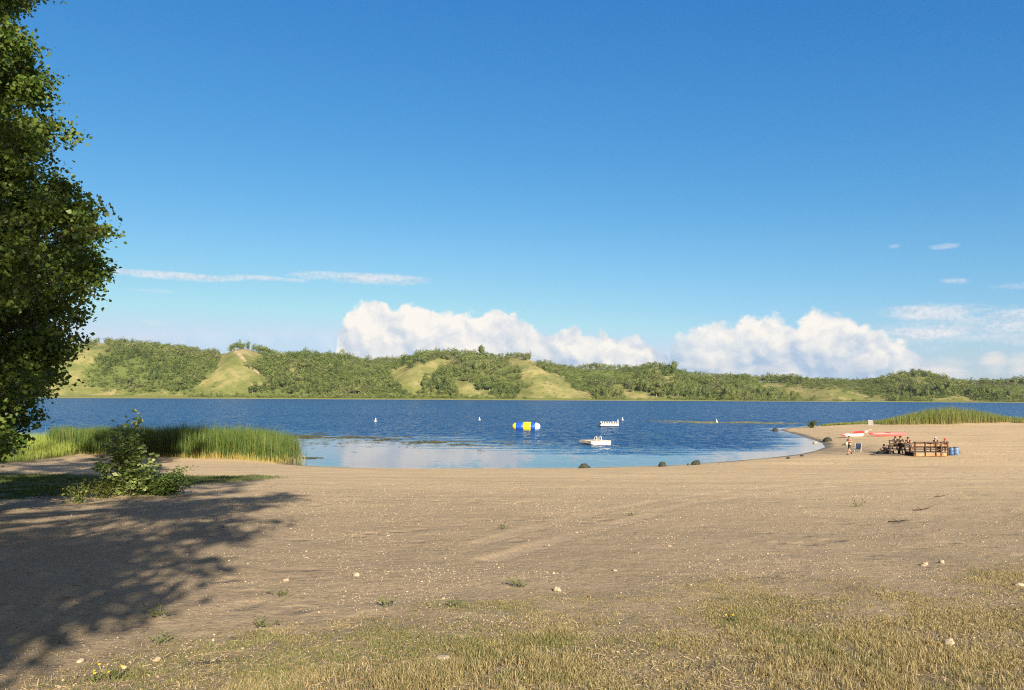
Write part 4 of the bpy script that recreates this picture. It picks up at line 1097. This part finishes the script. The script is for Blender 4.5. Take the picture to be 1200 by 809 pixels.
# inflatable log
g = on_water(617, 503.6); k = g.y / F0
root = empty('inflatable_log', g, R(-14)); L = 33 * k; r = 5.0 * k; rx = Matrix.Rotation(R(90), 4, 'Y')
def seg(x0, x1, ra, rb, mat, nm, n=8):
    pr = [(r * .0 + (ra + (rb - ra) * t) + r * .07 * math.sin(math.pi * t), x0 + (x1 - x0) * t) for t in np.linspace(0, 1, n)]
    b = MB().lathe(pr, 28, rx); o = b.build(nm, mat, root, True); o.location = (0, 0, r * .72); return o
def dome(x0, x1, ra, mat, nm):
    pr = [(max(ra * math.sqrt(max(0, 1 - t * t)), .005), x0 + (x1 - x0) * t) for t in np.linspace(0, 1, 10)]
    if x1 < x0: pr = pr[::-1]
    b = MB().lathe(pr, 28, rx); o = b.build(nm, mat, root, True); o.location = (0, 0, r * .72); return o
seg(-L * .36, -L * .11, r * .93, r * .97, m_blue, 'blue_band')
yb = seg(-L * .108, L * .17, r * 1.02, r * 1.02, m_yel, 'yellow_band')
seg(L * .172, L * .33, r * .97, r * .90, m_blue, 'blue_band')
seg(L * .332, L * .375, r * .90, r * .86, m_white, 'white_band')
dome(L * .377, L * .5, r * .84, m_ltbl, 'end_dome'); dome(-L * .362, -L * .52, r * .86, m_yel, 'end_dome')
lg_ = MB()
for j in range(7):
    a = R(200 + 0) ; 
    x = -L * .02 + j * L * .022
    th_ = R(62) + abs(j - 3) * .05
    lg_.box((x, -r * 1.07 * math.cos(th_ - .25), r * 1.07 * math.sin(th_ - .25)), (L * .02, .02, r * .16), None, .004)
lo = lg_.build('printed_mark', m_grey, root); lo.location = (0, 0, r * .72)
gr_ = MB()
for s in (-1, 1):
    gr_.tube([(-L * .3, s * r * .98, r * .72), (L * .3, s * r * .98, r * .72)], .02, 6)
gr_.build('grab_rope', m_white, root)
tag(root, 'yellow and blue inflatable log floating on the lake', 'inflatable')
# swim raft
g = on_water(697.5, 520.6); k = g.y / F0
root = empty('swim_raft', g, R(-62)); root.scale = (1, 1, .76)
Lr, Wr = 2.75, 2.5
d = MB()
for j in range(11): d.box((-Wr / 2 + (j + .5) * Wr / 11, 0, .56), (Wr / 11 - .012, Lr, .06), None, .008)
d.build('deck', m_cream, root)
f = MB()
f.box((0, -Lr / 2 + .04, .36), (Wr, .07, .34), None, .01); f.box((0, Lr / 2 - .04, .36), (Wr, .07, .34), None, .01); f.box((-Wr / 2 + .04, 0, .36), (.07, Lr - .16, .34), None, .01); f.box((Wr / 2 - .04, 0, .36), (.07, Lr - .16, .34), None, .01)
f.build('side_boards', m_cream, root)
for s in (-1, 1): MB().box((s * 1.0, 0, .12), (.9, Lr * .92, .36), None, .08).build('float', m_white, root)
ld = empty('ladder'); ld.parent = root; ld.location = (Wr / 2 - .15, -.35, 0)
for s in (-1, 1):
    MB().tube([(.2, s * .3, -.3), (.2, s * .3, .9), (.18, s * .3, 1.22), (.05, s * .3, 1.3), (-.15, s * .3, 1.26), (-.25, s * .3, 1.1), (-.25, s * .3, .58)], .045, 8).build('handrail', m_white, ld, True)
MB().box((.2, 0, .25), (.06, .56, .05)).build('rung', m_metal, ld); MB().box((.2, 0, -.02), (.06, .56, .05)).build('rung', m_metal, ld)
tag(root, 'square white swim raft with ladder rails, the nearer raft on the lake', 'raft')
# farther white raft
g = on_water(713, 500.3); k = g.y / F0
root = empty('post_raft', g, R(8)); L = 22 * k
b = MB(); b.box((0, 0, .34), (L, 1.9, .34), None, .06); b.build('hull', m_white, root)
b = MB(); b.box((0, 0, .56), (L * .97, 1.8, .07), None, .01); b.build('deck', m_cream, root)
for x, hh in zip(np.linspace(-.46, .46, 8), (.45, .38, .30, .34, .30, .40, .32, .72)):
    MB().box((x * L, -.7, .6 + hh / 2), (.14, .14, hh), None, .03).build('post', m_white, root)
MB().tube([(-L * .46, -.7, .88), (L * .46, -.7, .88)], .03, 6).build('rail', m_white, root)
MB().box((-L * .475, -.5, .45), (.12, .8, .5), None, .03).build('bumper', plain('dark rubber', (.03, .03, .035), .8), root)
tag(root, 'white raft with a row of short posts, the farther raft on the lake', 'raft')
# buoys
def buoy(px, py, hpx, label, src=[None]):
    g = on_water(px, py); 
    if src[0] is None:
        o = empty('marker_buoy')
        MB().lathe([(.02, -.25), (.34, -.2), (.42, -.02), (.42, .10), (.34, .18), (.22, .24)], 18).build('float_collar', m_white, o, True)
        MB().lathe([(.22, .24), (.19, .5), (.15, .85), (.10, 1.02), (.02, 1.05)], 16).build('cone', m_white, o, True)
        MB().lathe([(.193, .55), (.193, .61)], 16).build('band', plain('faded orange band', (.75, .55, .40), .5), o, True)
        src[0] = o
    else: o = copy_tree(src[0])
    o.location = g; s = .86 * hpx * g.y / F0 / 1.05; o.scale = (s, s, s); o.rotation_euler = (R(random.uniform(-5, 5)), R(random.uniform(-6, 6)), random.uniform(0, 6))
    return tag(o, label, 'buoy', 'white buoys on the lake')
buoy(440, 494, 4.8, 'white buoy off the left shore, leftmost of the row on the lake')
buoy(562, 492.3, 4.0, 'small white buoy left of the yellow and blue inflatable')
buoy(729.5, 492.5, 4.0, 'small white buoy beside the farther raft')
buoy(840, 495.2, 4.5, 'white buoy by the bar of weeds')
buoy(953.6, 499.3, 4.8, 'white buoy just beyond the tip of the sand spit')

# ------------------------------------------------------------------ things on the spit
m_sign = plain('white sign board', (.27, .275, .28), .5, .3, .06)
m_signg = plain('grey sign print', (.14, .15, .16), .6, .3)
m_post = plain('weathered post', (.30, .25, .19), .85, .2, .25)
g = ground_at(1020, 500.6); k = g.y / F0
root = empty('notice_board', g, R(5)); root.scale = (.82, .82, .9)
for s in (-1, 1): MB().box((s * .36, .04, .62), (.09, .09, 1.35), None, .01).build('post', m_post, root)
MB().box((0, -.02, .80), (1.02, .05, .98), None, .01).build('board', m_sign, root)
for x in (-.245, .245): MB().box((x, -.050, .80), (.43, .012, .86), None, .003).build('panel', m_sign, root)
pr = MB()
for x in (-.245, .245):
    for j, w in enumerate((.3, .34, .28, .34, .3, .22)): pr.box((x, -.058, 1.12 - j * .12), (w, .006, .035))
pr.build('faded_print', m_signg, root)
tag(root, 'white two panel notice board at the far edge of the spit', 'sign')
m_red = plain('red hull', (.62, .05, .05), .35, .5, .08); m_pink = plain('faded red hull', (.72, .16, .17), .4, .45, .12, 2); m_hullw = plain('white hull', (.80, .77, .72), .35, .5, .06)
m_dark = plain('dark cockpit', (.025, .022, .022), .7, .2)
def kayak(name, g, L, Wd, Hh, rz, mats, ends, label, roll=0.0, cat='kayak'):
    root = empty(name, g, rz); V = []; Fs = []; mi = []
    n, m = 26, 14
    for i in range(n):
        u = i / (n - 1) * 2 - 1; w = Wd / 2 * max(.02, (1 - abs(u) ** 2.3)) ; rock = Hh * .75 * abs(u) ** 3.2
        for j in range(m):
            t = 2 * math.pi * j / m
            zz = math.sin(t); z = Hh * (.42 + (.42 * zz if zz < 0 else .30 * zz)) * (1 - .55 * abs(u) ** 4) + rock * .55
            V.append((u * L / 2, w * math.cos(t) * (1 if zz > -.3 else .9), z))
    for i in range(n - 1):
        for j in range(m):
            kk = (j + 1) % m; Fs.append((i * m + j, (i + 1) * m + j, (i + 1) * m + kk, i * m + kk))
            u = (i + .5) / (n - 1) * 2 - 1; mi.append(1 if (u < ends[0] or u > ends[1]) else 0)
    Fs.append(tuple(range(m))); mi.append(1 if ends[0] > -1 else 0); Fs.append(tuple(range(n * m - 1, (n - 1) * m - 1, -1))); mi.append(1 if ends[1] < 1 else 0)
    b = MB(); b.v = V; b.f = Fs; b.m = mi; h = b.build('hull', mats, root, True)
    c = MB(); ring = [(.0 + .42 * math.cos(t), .19 * math.sin(t), Hh * .73) for t in np.linspace(0, 6.283, 24)]
    c.tube(ring, .022, 6, False); c.build('cockpit_rim', m_dark, root, True)
    s = MB(); s.v = [(p[0] * .97, p[1] * .97, Hh * .735) for p in ring[:-1]]; s.f = [tuple(range(23))]; s.m = [0]; s.build('cockpit', m_dark, root)
    MB().tube([(L / 2 - .1, -.04, Hh * .95), (L / 2 + .02, 0, Hh * 1.0), (L / 2 - .1, .04, Hh * .95)], .012, 6).build('grab_loop', m_dark, root, True)
    root.rotation_euler = (roll, 0, rz)
    return tag(root, label, cat)
g = ground_at(1000, 512.2)
kayak('kayak', g, 3.6, .78, .58, R(17), [m_hullw, m_red], (-.72, 1.1), 'white kayak with a red end lying on the sand', R(-14))
g2 = ground_at(1008, 509.4)
kayak('kayak', g2 + Vector((.1, .15, .12)), 2.9, .62, .46, R(24), [m_red, m_hullw], (-1.1, .45), 'red kayak with a white end leaning behind the white kayak', R(-10))
g3 = ground_at(1041, 511.6)
kayak('canoe', g3, 5.0, .86, .66, R(4), [m_pink, m_red], (-.80, 1.1), 'long faded red canoe lying on the sand behind the wooden dock', R(-16), 'canoe')
b = MB(); b.tube([(-1.0, 0, .1), (.9, 0, .55)], .02, 6); 
root = empty('paddle', ground_at(1014, 508.6), R(20)); b.build('shaft', m_white, root)
MB().blob((1.05, 0, .60), (.24, .09, .03), 2, .02, 1).build('blade', m_white, root, True); MB().blob((-1.15, 0, .07), (.24, .09, .03), 2, .02, 1).build('blade', m_white, root, True)
tag(root, 'white paddle propped between the two kayaks and the canoe', 'paddle')

# dock section pulled up on the sand with railings
m_brown = plain('brown stained wood', (.10, .058, .040), .75, .25, .35, 5); m_orange = plain('fresh orange board', (.36, .215, .11), .7, .25, .3, 3); m_dkwood = plain('dark stained wood', (.06, .035, .028), .8, .2, .3)
m_greyw = plain('grey weathered wood', (.24, .20, .165), .85, .2, .25)
def lerp(a, b, t): return a + (b - a) * t
gA = ground_at(1071, 535.3); gB = ground_at(1109, 535.6); dvec = gB - gA; ang_d = math.atan2(dvec.y, dvec.x); LD = 3.1
root = empty('wooden_dock', gA, ang_d)
DW = 1.5
MB().box((LD / 2, 0, .18), (LD, .06, .30), None, .01).build('front_board', m_orange, root)
MB().box((LD / 2, DW, .18), (LD, .06, .30), None, .01).build('back_board', m_brown, root)
dk = MB()
for j in range(16): dk.box((LD * (j + .5) / 16, DW / 2, .35), (LD / 16 - .012, DW + .05, .04), None, .006)
dk.build('deck', m_greyw, root)
for x in (.10, 1.0, 1.94, 2.42, 3.0):
    MB().box((x, -.075, .70), (.085, .07, 1.24), None, .008).build('post', m_dkwood if x < 2.4 else m_brown, root)
    MB().box((x, DW + .075, .62), (.08, .07, 1.1), None, .008).build('post', m_dkwood, root)
for z, mt, hh in ((1.26, m_brown, .11), (1.02, m_orange, .09), (.90, m_brown, .07), (.66, m_dkwood, .09)):
    MB().box((LD / 2, -.005 if z > .5 else 0, z), (LD + .1, .045, hh), None, .006).build('rail', mt, root)
MB().box((LD / 2, DW + .01, 1.08), (LD, .045, .10), None, .006).build('rail', m_brown, root); MB().box((LD / 2, DW + .01, .72), (LD, .045, .10), None, .006).build('rail', m_brown, root)
st_ = MB(); st_.box((LD * .5, .95, .80), (LD * .96, .38, .05), None, .008); st_.build('bench_seat', m_brown, root)
for x in (.2, LD / 2, LD - .2): MB().box((x, .95, .57), (.07, .3, .41), None, .006).build('bench_leg', m_dkwood, root)
tag(root, 'wooden dock section with brown railings and orange front board on the sand', 'dock')
# slatted bench to the left of it
gC = ground_at(1050, 533.2)
root = empty('wooden_bench', gC, R(6))
for x in (-.55, .60): MB().box((x, 0, .66), (.09, .09, 1.36), Matrix.Rotation(R(-5), 3, 'Y') , .01).build('post', m_greyw if x > 0 else m_dkwood, root)
for z in (1.27, 1.0, .75): MB().box((.02, -.068, z), (1.42, .035, .12), None, .006).build('back_slat', m_dkwood, root)
MB().box((.02, .28, .44), (1.35, .46, .05), None, .008).build('seat', m_greyw, root)
for x in (-.5, .55): MB().box((x, .36, .21), (.08, .3, .41), None, .006).build('leg', m_dkwood, root)
tag(root, 'dark slatted wooden bench at the left end of the dock section', 'bench')
m_drum = plain('blue plastic drum', (.045, .12, .27), .4, .45, .2, 5); m_drum2 = plain('faded blue drum', (.13, .20, .33), .45, .4, .2, 5)
def drum(px, py, s, mat, label):
    root = empty('barrel', ground_at(px, py)); 
    pr = [(.02, 0), (.26, 0), (.28, .03), (.29, .22), (.305, .25), (.29, .28), (.295, .45), (.29, .60), (.305, .63), (.29, .66), (.28, .84), (.25, .88), (.24, .86), (.02, .855)]
    MB().lathe([(a * s, b_ * s) for a, b_ in pr], 22).build('drum', mat, root, True)
    MB().lathe([(.255 * s, .87 * s), (.275 * s, .88 * s), (.275 * s, .905 * s), (.255 * s, .91 * s)], 22).build('rim', m_dark, root, True)
    MB().lathe([(.03, .857 * s), (.03, .88 * s)], 10, Matrix.Translation((.1, 0, 0))).build('bung', m_white, root, True)
    return tag(root, label, 'barrel', 'blue barrels by the dock')
drum(1114.8, 533.9, .78, m_drum, 'dark blue barrel beside the end of the dock'); drum(1120.7, 533.5, .80, m_drum2, 'paler blue barrel on the right of the dark one')
gl = ground_at(1125, 531); gr2 = ground_at(1235, 529.5)
b = MB(); dv = gr2 - gl
pts_ = []
for t in np.linspace(0, 1, 14):
    x, y = gl.x + dv.x * t, gl.y + dv.y * t + math.sin(t * 5) * .15; pts_.append((x - gl.x, y - gl.y, gz(x, y) - gl.z + .05))
b.tube(pts_, [.075] * 13 + [.05], 8); o = b.build('driftwood_pole', m_greyw, None, True); o.location = gl; tag(o, 'long thin grey pole lying on the sand right of the barrels', 'pole')
# chair/cooler next to the walking person
m_navy = plain('navy fabric', (.03, .045, .085), .8, .2, .2)
gch = ground_at(1005.5, 529.5)
root = empty('beach_chair', gch, R(-35))
MB().box((0, 0, .26), (.52, .48, .04), None, .015).build('seat', m_navy, root)
MB().box((0, .26, .52), (.52, .05, .52), Matrix.Rotation(R(-16), 3, 'X'), .015).build('backrest', m_navy, root)
for sx in (-1, 1):
    MB().tube([(sx * .27, -.24, 0), (sx * .27, .22, .45), (sx * .27, .30, .78)], .016, 6).build('leg', m_metal, root); MB().tube([(sx * .27, .24, 0), (sx * .27, -.22, .42)], .016, 6).build('leg', m_metal, root)
    MB().box((sx * .29, -.02, .46), (.05, .48, .03), None, .008).build('armrest', m_dark, root)
tag(root, 'navy folding beach chair just right of the walking person', 'chair')

# ------------------------------------------------------------------ people
def skin_obj(J, E_, rad, sub=2):
    names = list(J); me = bpy.data.meshes.new('tmp'); me.from_pydata([tuple(J[k]) for k in names], [(names.index(a), names.index(b)) for a, b in E_], [])
    o = bpy.data.objects.new('tmp', me); COL.objects.link(o)
    o.modifiers.new('s', 'SKIN'); 
    sv_ = me.skin_vertices[0].data
    for i, nme in enumerate(names):
        r = rad[nme]; sv_[i].radius = r if hasattr(r, '__len__') else (r, r); sv_[i].use_root = (i == 0)
    sb = o.modifiers.new('u', 'SUBSURF'); sb.levels = sub; sb.render_levels = sub
    dg = bpy.context.evaluated_depsgraph_get(); ev = o.evaluated_get(dg)
    m2 = bpy.data.meshes.new_from_object(ev)
    bpy.data.objects.remove(o); bpy.data.meshes.remove(me)
    V = [v.co[:] for v in m2.vertices]; Fs = [tuple(p.vertices) for p in m2.polygons]; bpy.data.meshes.remove(m2)
    return V, Fs
def person(loc, rz, J, skin, label, hair=None, cap=None, shirt=None, sleeve=.55, trousers=None, tlen=1.0, shoes=None, s=1.0):
    J = {k: Vector(v) * s for k, v in J.items()}
    root = empty('person', loc, rz)
    rad = dict(pelvis=(.135, .105), waist=(.125, .095), chest=(.15, .105), neck=.052, head=(.082, .094), crown=(.066, .078))
    for sd in 'LR': rad.update({'sho' + sd: .058, 'elb' + sd: .042, 'wri' + sd: .028, 'hip' + sd: .088, 'kne' + sd: .058, 'ank' + sd: .038, 'toe' + sd: .034, 'heel' + sd: .034})
    rad = {k: (tuple(x * s for x in v) if hasattr(v, '__len__') else v * s) for k, v in rad.items()}
    E_ = [('pelvis', 'waist'), ('waist', 'chest'), ('chest', 'neck'), ('neck', 'head'), ('head', 'crown')]
    for sd in 'LR': E_ += [('chest', 'sho' + sd), ('sho' + sd, 'elb' + sd), ('elb' + sd, 'wri' + sd), ('pelvis', 'hip' + sd), ('hip' + sd, 'kne' + sd), ('kne' + sd, 'ank' + sd), ('ank' + sd, 'toe' + sd)]
    V, Fs = skin_obj({k: J[k] for k in rad if k in J}, E_, rad)
    b = MB().add(V, Fs)
    face = (J['face'] - J['head']).normalized() if 'face' in J else Vector((0, -1, 0))
    side = face.cross(Vector((0, 0, 1))).normalized(); hd = J['head']
    b.blob(hd + face * .100 * s + Vector((0, 0, .0)), (.013 * s, .016 * s, .020 * s), 1, 0, 1)           # nose
    for q in (-1, 1): b.blob(hd + side * q * .086 * s + Vector((0, 0, .005)), (.012 * s, .018 * s, .028 * s), 1, 0, 1)
    for sd in 'LR':                                                                                  # hands: palm, four fingers, thumb
        w, e = J['wri' + sd], J['elb' + sd]; d = (w - e).normalized(); n_ = d.cross(Vector((.3, .2, 1))).normalized(); c_ = d.cross(n_)
        b.tube([w, w + d * .05 * s, w + d * .09 * s], [.026 * s, .038 * s, .034 * s], 8)
        for j in range(4):
            o_ = n_ * (j - 1.5) * .018 * s; ln = (.062, .072, .068, .052)[j] * s; st0 = w + d * .085 * s + o_
            b.tube([st0, st0 + d * ln * .55 + c_ * .008 * s, st0 + d * ln + c_ * .028 * s], [.0085 * s, .008 * s, .006 * s], 5)
        b.tube([w + d * .03 * s + n_ * .03 * s, w + d * .06 * s + n_ * .055 * s, w + d * .09 * s + n_ * .062 * s], [.011 * s, .010 * s, .007 * s], 5)
    body = b.build('body', skin, root, True)
    ey = MB()
    for q in (-1, 1): ey.blob(hd + face * .088 * s + side * q * .032 * s + Vector((0, 0, .022 * s)), (.010 * s, .010 * s, .008 * s), 1, 0, 1)
    ey.build('eyes', m_dark, root)
    if hair is not None:
        hb = MB(); hb.blob(hd - face * .014 * s + Vector((0, 0, .055 * s)), (.098 * s, .104 * s, .088 * s), 2, .03, 3); hb.blob(hd - face * .055 * s + Vector((0, 0, -.01 * s)), (.085 * s, .07 * s, .10 * s), 2, .03, 4)
        hb.build('hair', hair, root, True)
    if cap is not None:
        hb = MB(); hb.blob(hd + Vector((0, 0, .075 * s)), (.105 * s, .11 * s, .08 * s), 2, .0, 3); hb.blob(hd + face * .12 * s + Vector((0, 0, .060 * s)), (.075 * s, .075 * s, .012 * s), 2, 0, 4); hb.build('cap', cap, root, True)
    if shirt is not None:
        r2 = dict(pelvis=(.150, .122), waist=(.148, .118), chest=(.170, .125), neck=.064); JJ = {k: J[k] for k in r2}
        r2 = {k: (tuple(x * s for x in v) if hasattr(v, '__len__') else v * s) for k, v in r2.items()}
        ee = [('pelvis', 'waist'), ('waist', 'chest'), ('chest', 'neck')]
        JJ['neck'] = J['neck'] - (J['neck'] - J['chest']) * .25
        for sd in 'LR':
            JJ['sho' + sd] = J['sho' + sd]; JJ['slv' + sd] = J['sho' + sd].lerp(J['elb' + sd], sleeve); r2['sho' + sd] = .074 * s; r2['slv' + sd] = .064 * s; ee += [('chest', 'sho' + sd), ('sho' + sd, 'slv' + sd)]
        V, Fs = skin_obj(JJ, ee, r2); MB().add(V, Fs).build('shirt', shirt, root, True)
    if trousers is not None:
        JJ = {'pelvis': J['pelvis'] + Vector((0, 0, .02)) * s, 'belt': J['pelvis'].lerp(J['waist'], .45)}; r2 = {'pelvis': (.150 * s, .125 * s), 'belt': (.138 * s, .11 * s)}; ee = [('pelvis', 'belt')]
        for sd in 'LR':
            JJ['hip' + sd] = J['hip' + sd]; JJ['kn' + sd] = J['hip' + sd].lerp(J['kne' + sd], min(1, tlen)); r2['hip' + sd] = .104 * s; r2['kn' + sd] = (.085 if tlen < 1 else .074) * s; ee += [('pelvis', 'hip' + sd), ('hip' + sd, 'kn' + sd)]
            if tlen > 1: JJ['an' + sd] = J['kne' + sd].lerp(J['ank' + sd], tlen - 1); r2['an' + sd] = .058 * s; ee += [('kn' + sd, 'an' + sd)]
        V, Fs = skin_obj(JJ, ee, r2); MB().add(V, Fs).build('trousers' if tlen > 1 else 'shorts', trousers, root, True)
    if shoes is not None:
        for sd in 'LR':
            a, t = J['ank' + sd], J['toe' + sd]; c_ = (a + t) / 2; dv_ = (t - a); 
            MB().tube([a - dv_ * .25 + Vector((0, 0, -.03 * s)), a + Vector((0, 0, -.015 * s)), c_, t + dv_ * .1], [.036 * s, .047 * s, .048 * s, .034 * s], 8).build('shoe', shoes, root, True)
    return tag(root, label, 'person')
# poses: x to the person's left, faces -y, z up
STRIDE = dict(pelvis=(0, 0, .93), waist=(0, -.01, 1.08), chest=(0, -.03, 1.30), neck=(0, -.04, 1.45), head=(0, -.07, 1.56), crown=(0, -.07, 1.65), face=(0.02, -.3, 1.53),
    shoL=(.18, -.03, 1.39), elbL=(.27, -.06, 1.16), wriL=(.08, -.24, 1.22), shoR=(-.18, -.03, 1.39), elbR=(-.28, -.02, 1.17), wriR=(-.10, -.22, 1.20),
    hipL=(.09, 0, .88), kneL=(.10, -.26, .52), ankL=(.09, -.36, .10), toeL=(.09, -.52, .05), hipR=(-.09, 0, .88), kneR=(-.10, .05, .48), ankR=(-.10, .38, .22), toeR=(-.10, .42, .06))
SIT = dict(pelvis=(0, 0, .10), waist=(0, .0, .25), chest=(0, -.03, .46), neck=(0, -.05, .61), head=(0, -.08, .72), crown=(0, -.08, .81), face=(0, -.3, .70),
    shoL=(.18, -.03, .55), elbL=(.24, -.14, .32), wriL=(.13, -.36, .26), shoR=(-.18, -.03, .55), elbR=(-.24, -.14, .32), wriR=(-.13, -.36, .26),
    hipL=(.09, -.03, .09), kneL=(.12, -.45, .10), ankL=(.12, -.47, -.33), toeL=(.13, -.62, -.38), hipR=(-.09, -.03, .09), kneR=(-.12, -.45, .10), ankR=(-.12, -.48, -.33), toeR=(-.13, -.63, -.38))
GROUND = dict(pelvis=(0, 0, .11), waist=(0, .0, .26), chest=(0, -.06, .46), neck=(0, -.10, .60), head=(0, -.14, .71), crown=(0, -.14, .80), face=(0, -.4, .68),
    shoL=(.18, -.07, .55), elbL=(.27, -.20, .34), wriL=(.14, -.42, .40), shoR=(-.18, -.07, .55), elbR=(-.27, -.20, .34), wriR=(-.14, -.42, .40),
    hipL=(.09, -.03, .10), kneL=(.13, -.40, .42), ankL=(.11, -.66, .07), toeL=(.11, -.82, .04), hipR=(-.09, -.03, .10), kneR=(-.13, -.42, .40), ankR=(-.11, -.70, .07), toeR=(-.11, -.86, .04))
m_skin = plain('fair skin', (.48, .27, .19), .55, .3, .08); m_skin2 = plain('tanned skin', (.42, .22, .145), .55, .3, .08)
m_hair = plain('dark hair', (.018, .013, .011), .6, .3, .2); m_black = plain('black cloth', (.018, .018, .020), .85, .2, .2); m_olive = plain('dark olive cloth', (.06, .065, .04), .85, .2, .2)
m_whitec = plain('white cloth', (.72, .70, .66), .85, .2, .08); m_brownc = plain('brown cloth', (.16, .065, .04), .85, .2, .2); m_redc = plain('red cloth', (.62, .06, .05), .8, .2, .1); m_dkgreen = plain('dark green cloth', (.035, .05, .035), .85, .2, .2)
m_greyc = plain('grey blanket', (.17, .16, .16), .9, .15, .3)
person(ground_at(996, 533), R(-58), STRIDE, m_skin, 'bare chested person in dark shorts walking across the sand', hair=m_hair, trousers=m_olive, tlen=.98, shoes=m_black)
tw_g = ground_at(996, 533)
# towel hanging over the walking person's arm
b = MB()
tv = []; nn_ = 7
for i in range(nn_):
    for j in range(3): tv.append((-.17 + j * .07 + .02 * math.sin(i * 1.3), -.30 - .04 * math.sin(j * 2 + i * .6), 1.20 - i * .085))
tf_ = [(i * 3 + j, i * 3 + j + 1, (i + 1) * 3 + j + 1, (i + 1) * 3 + j) for i in range(nn_ - 1) for j in range(2)]
b.add(tv, tf_); tw = b.build('towel', m_whitec, None, True); tw.location = tw_g; tw.rotation_euler = (0, 0, R(-58)); md = tw.modifiers.new('thick', 'SOLIDIFY'); md.thickness = .02; tag(tw, 'white towel carried by the walking person', 'towel')
dk_c, dk_s = math.cos(ang_d), math.sin(ang_d)
def on_dock(x, y, z): return Vector((gA.x + x * dk_c - y * dk_s, gA.y + x * dk_s + y * dk_c, gA.z + z))
person(on_dock(2.47, .92, .82), R(10), SIT, m_skin, 'person in a pale cap and black shirt sitting on the dock bench', hair=m_hair, cap=m_whitec, shirt=m_black, trousers=m_black, tlen=1.9, shoes=m_black)
person(on_dock(3.18, .55, .74), R(-50), SIT, m_skin2, 'person in a red cap and brown shirt sitting at the barrel end of the dock', hair=m_hair, cap=m_redc, shirt=m_brownc, sleeve=.95, trousers=m_brownc, tlen=1.9, shoes=m_black)
person(on_dock(.0, .95, .82), R(8), SIT, m_skin2, 'person in a black top seated at the bench end of the dock', hair=m_hair, shirt=m_black, trousers=m_whitec, tlen=.9)
gD = ground_at(1057, 533.5)
MB_ = lambda: MB()
pt = empty('picnic_table', gD + Vector((.12, 1.15, 0)), R(5))
MB().box((0, 0, .75), (1.5, .75, .05), None, .008).build('tabletop', m_brown, pt)
for sy in (-1, 1): MB().box((0, sy * .66, .45), (1.5, .26, .045), None, .008).build('seat', m_brown, pt)
for sx in (-1, 1):
    MB().box((sx * .55, 0, .42), (.07, 1.5, .09), None, .006).build('crossbar', m_dkwood, pt)
    for sy in (-1, 1): MB().tube([(sx * .60, sy * .62, 0), (sx * .60, sy * .25, .73)], .05, 4).build('leg', m_dkwood, pt)
tag(pt, 'brown picnic table behind the slatted bench', 'table')
person(gD + Vector((-.12, .93, .78)), R(5), SIT, m_skin2, 'person with dark hair and black shirt sitting on the picnic table, left of two', hair=m_hair, shirt=m_black, sleeve=.9, trousers=m_black, tlen=1.9, shoes=m_black)
person(gD + Vector((.38, .95, .78)), R(-5), SIT, m_skin2, 'broader person in a dark green top sitting on the picnic table, right of two', hair=m_hair, shirt=m_dkgreen, sleeve=.95, trousers=m_dkgreen, tlen=1.9, shoes=m_black, s=1.06)
gF = ground_at(1037.5, 531.3)
person(gF, R(-75), GROUND, m_skin, 'person with dark hair and white shirt sitting on the sand left of the bench', hair=m_hair, shirt=m_whitec, trousers=m_whitec, tlen=.8)
gG = ground_at(1041, 532.6)
person(gG, R(70), GROUND, m_skin2, 'smaller person in a grey top sitting on the blanket', hair=m_hair, shirt=m_greyc, trousers=m_black, tlen=1.9, s=.72)
bl = MB(); gB2 = ground_at(1036, 533.4); nx_, ny_ = 16, 8; tv = []
for i in range(ny_):
    for j in range(nx_):
        x = -1.1 + 2.6 * j / (nx_ - 1); y = -.45 + 1.0 * i / (ny_ - 1) ; tv.append((x, y, gz(gB2.x + x, gB2.y + y) - gB2.z + .035 + .05 * float(fbm(np.array([x * 3.1]), np.array([y * 3.1]), 2)[0])))
bl.add(tv, [(i * nx_ + j, i * nx_ + j + 1, (i + 1) * nx_ + j + 1, (i + 1) * nx_ + j) for i in range(ny_ - 1) for j in range(nx_ - 1)])
o = bl.build('blanket', m_greyc, None, True); o.location = gB2; o.modifiers.new('thick', 'SOLIDIFY').thickness = .02; tag(o, 'rumpled dark grey blanket on the sand beside the bench', 'blanket')
g = ground_at(1031, 532.6)
b = MB(); b.blob((0, 0, .13), (.30, .2, .17), 3, .10, 5); root = empty('beach_bag', g); b.build('bag', m_black, root, True); MB().tube([(-.14, 0, .24), (-.1, 0, .36), (.1, 0, .36), (.14, 0, .24)], .014, 6).build('strap', m_black, root, True)
tag(root, 'black bag lying at the left end of the blanket', 'bag')
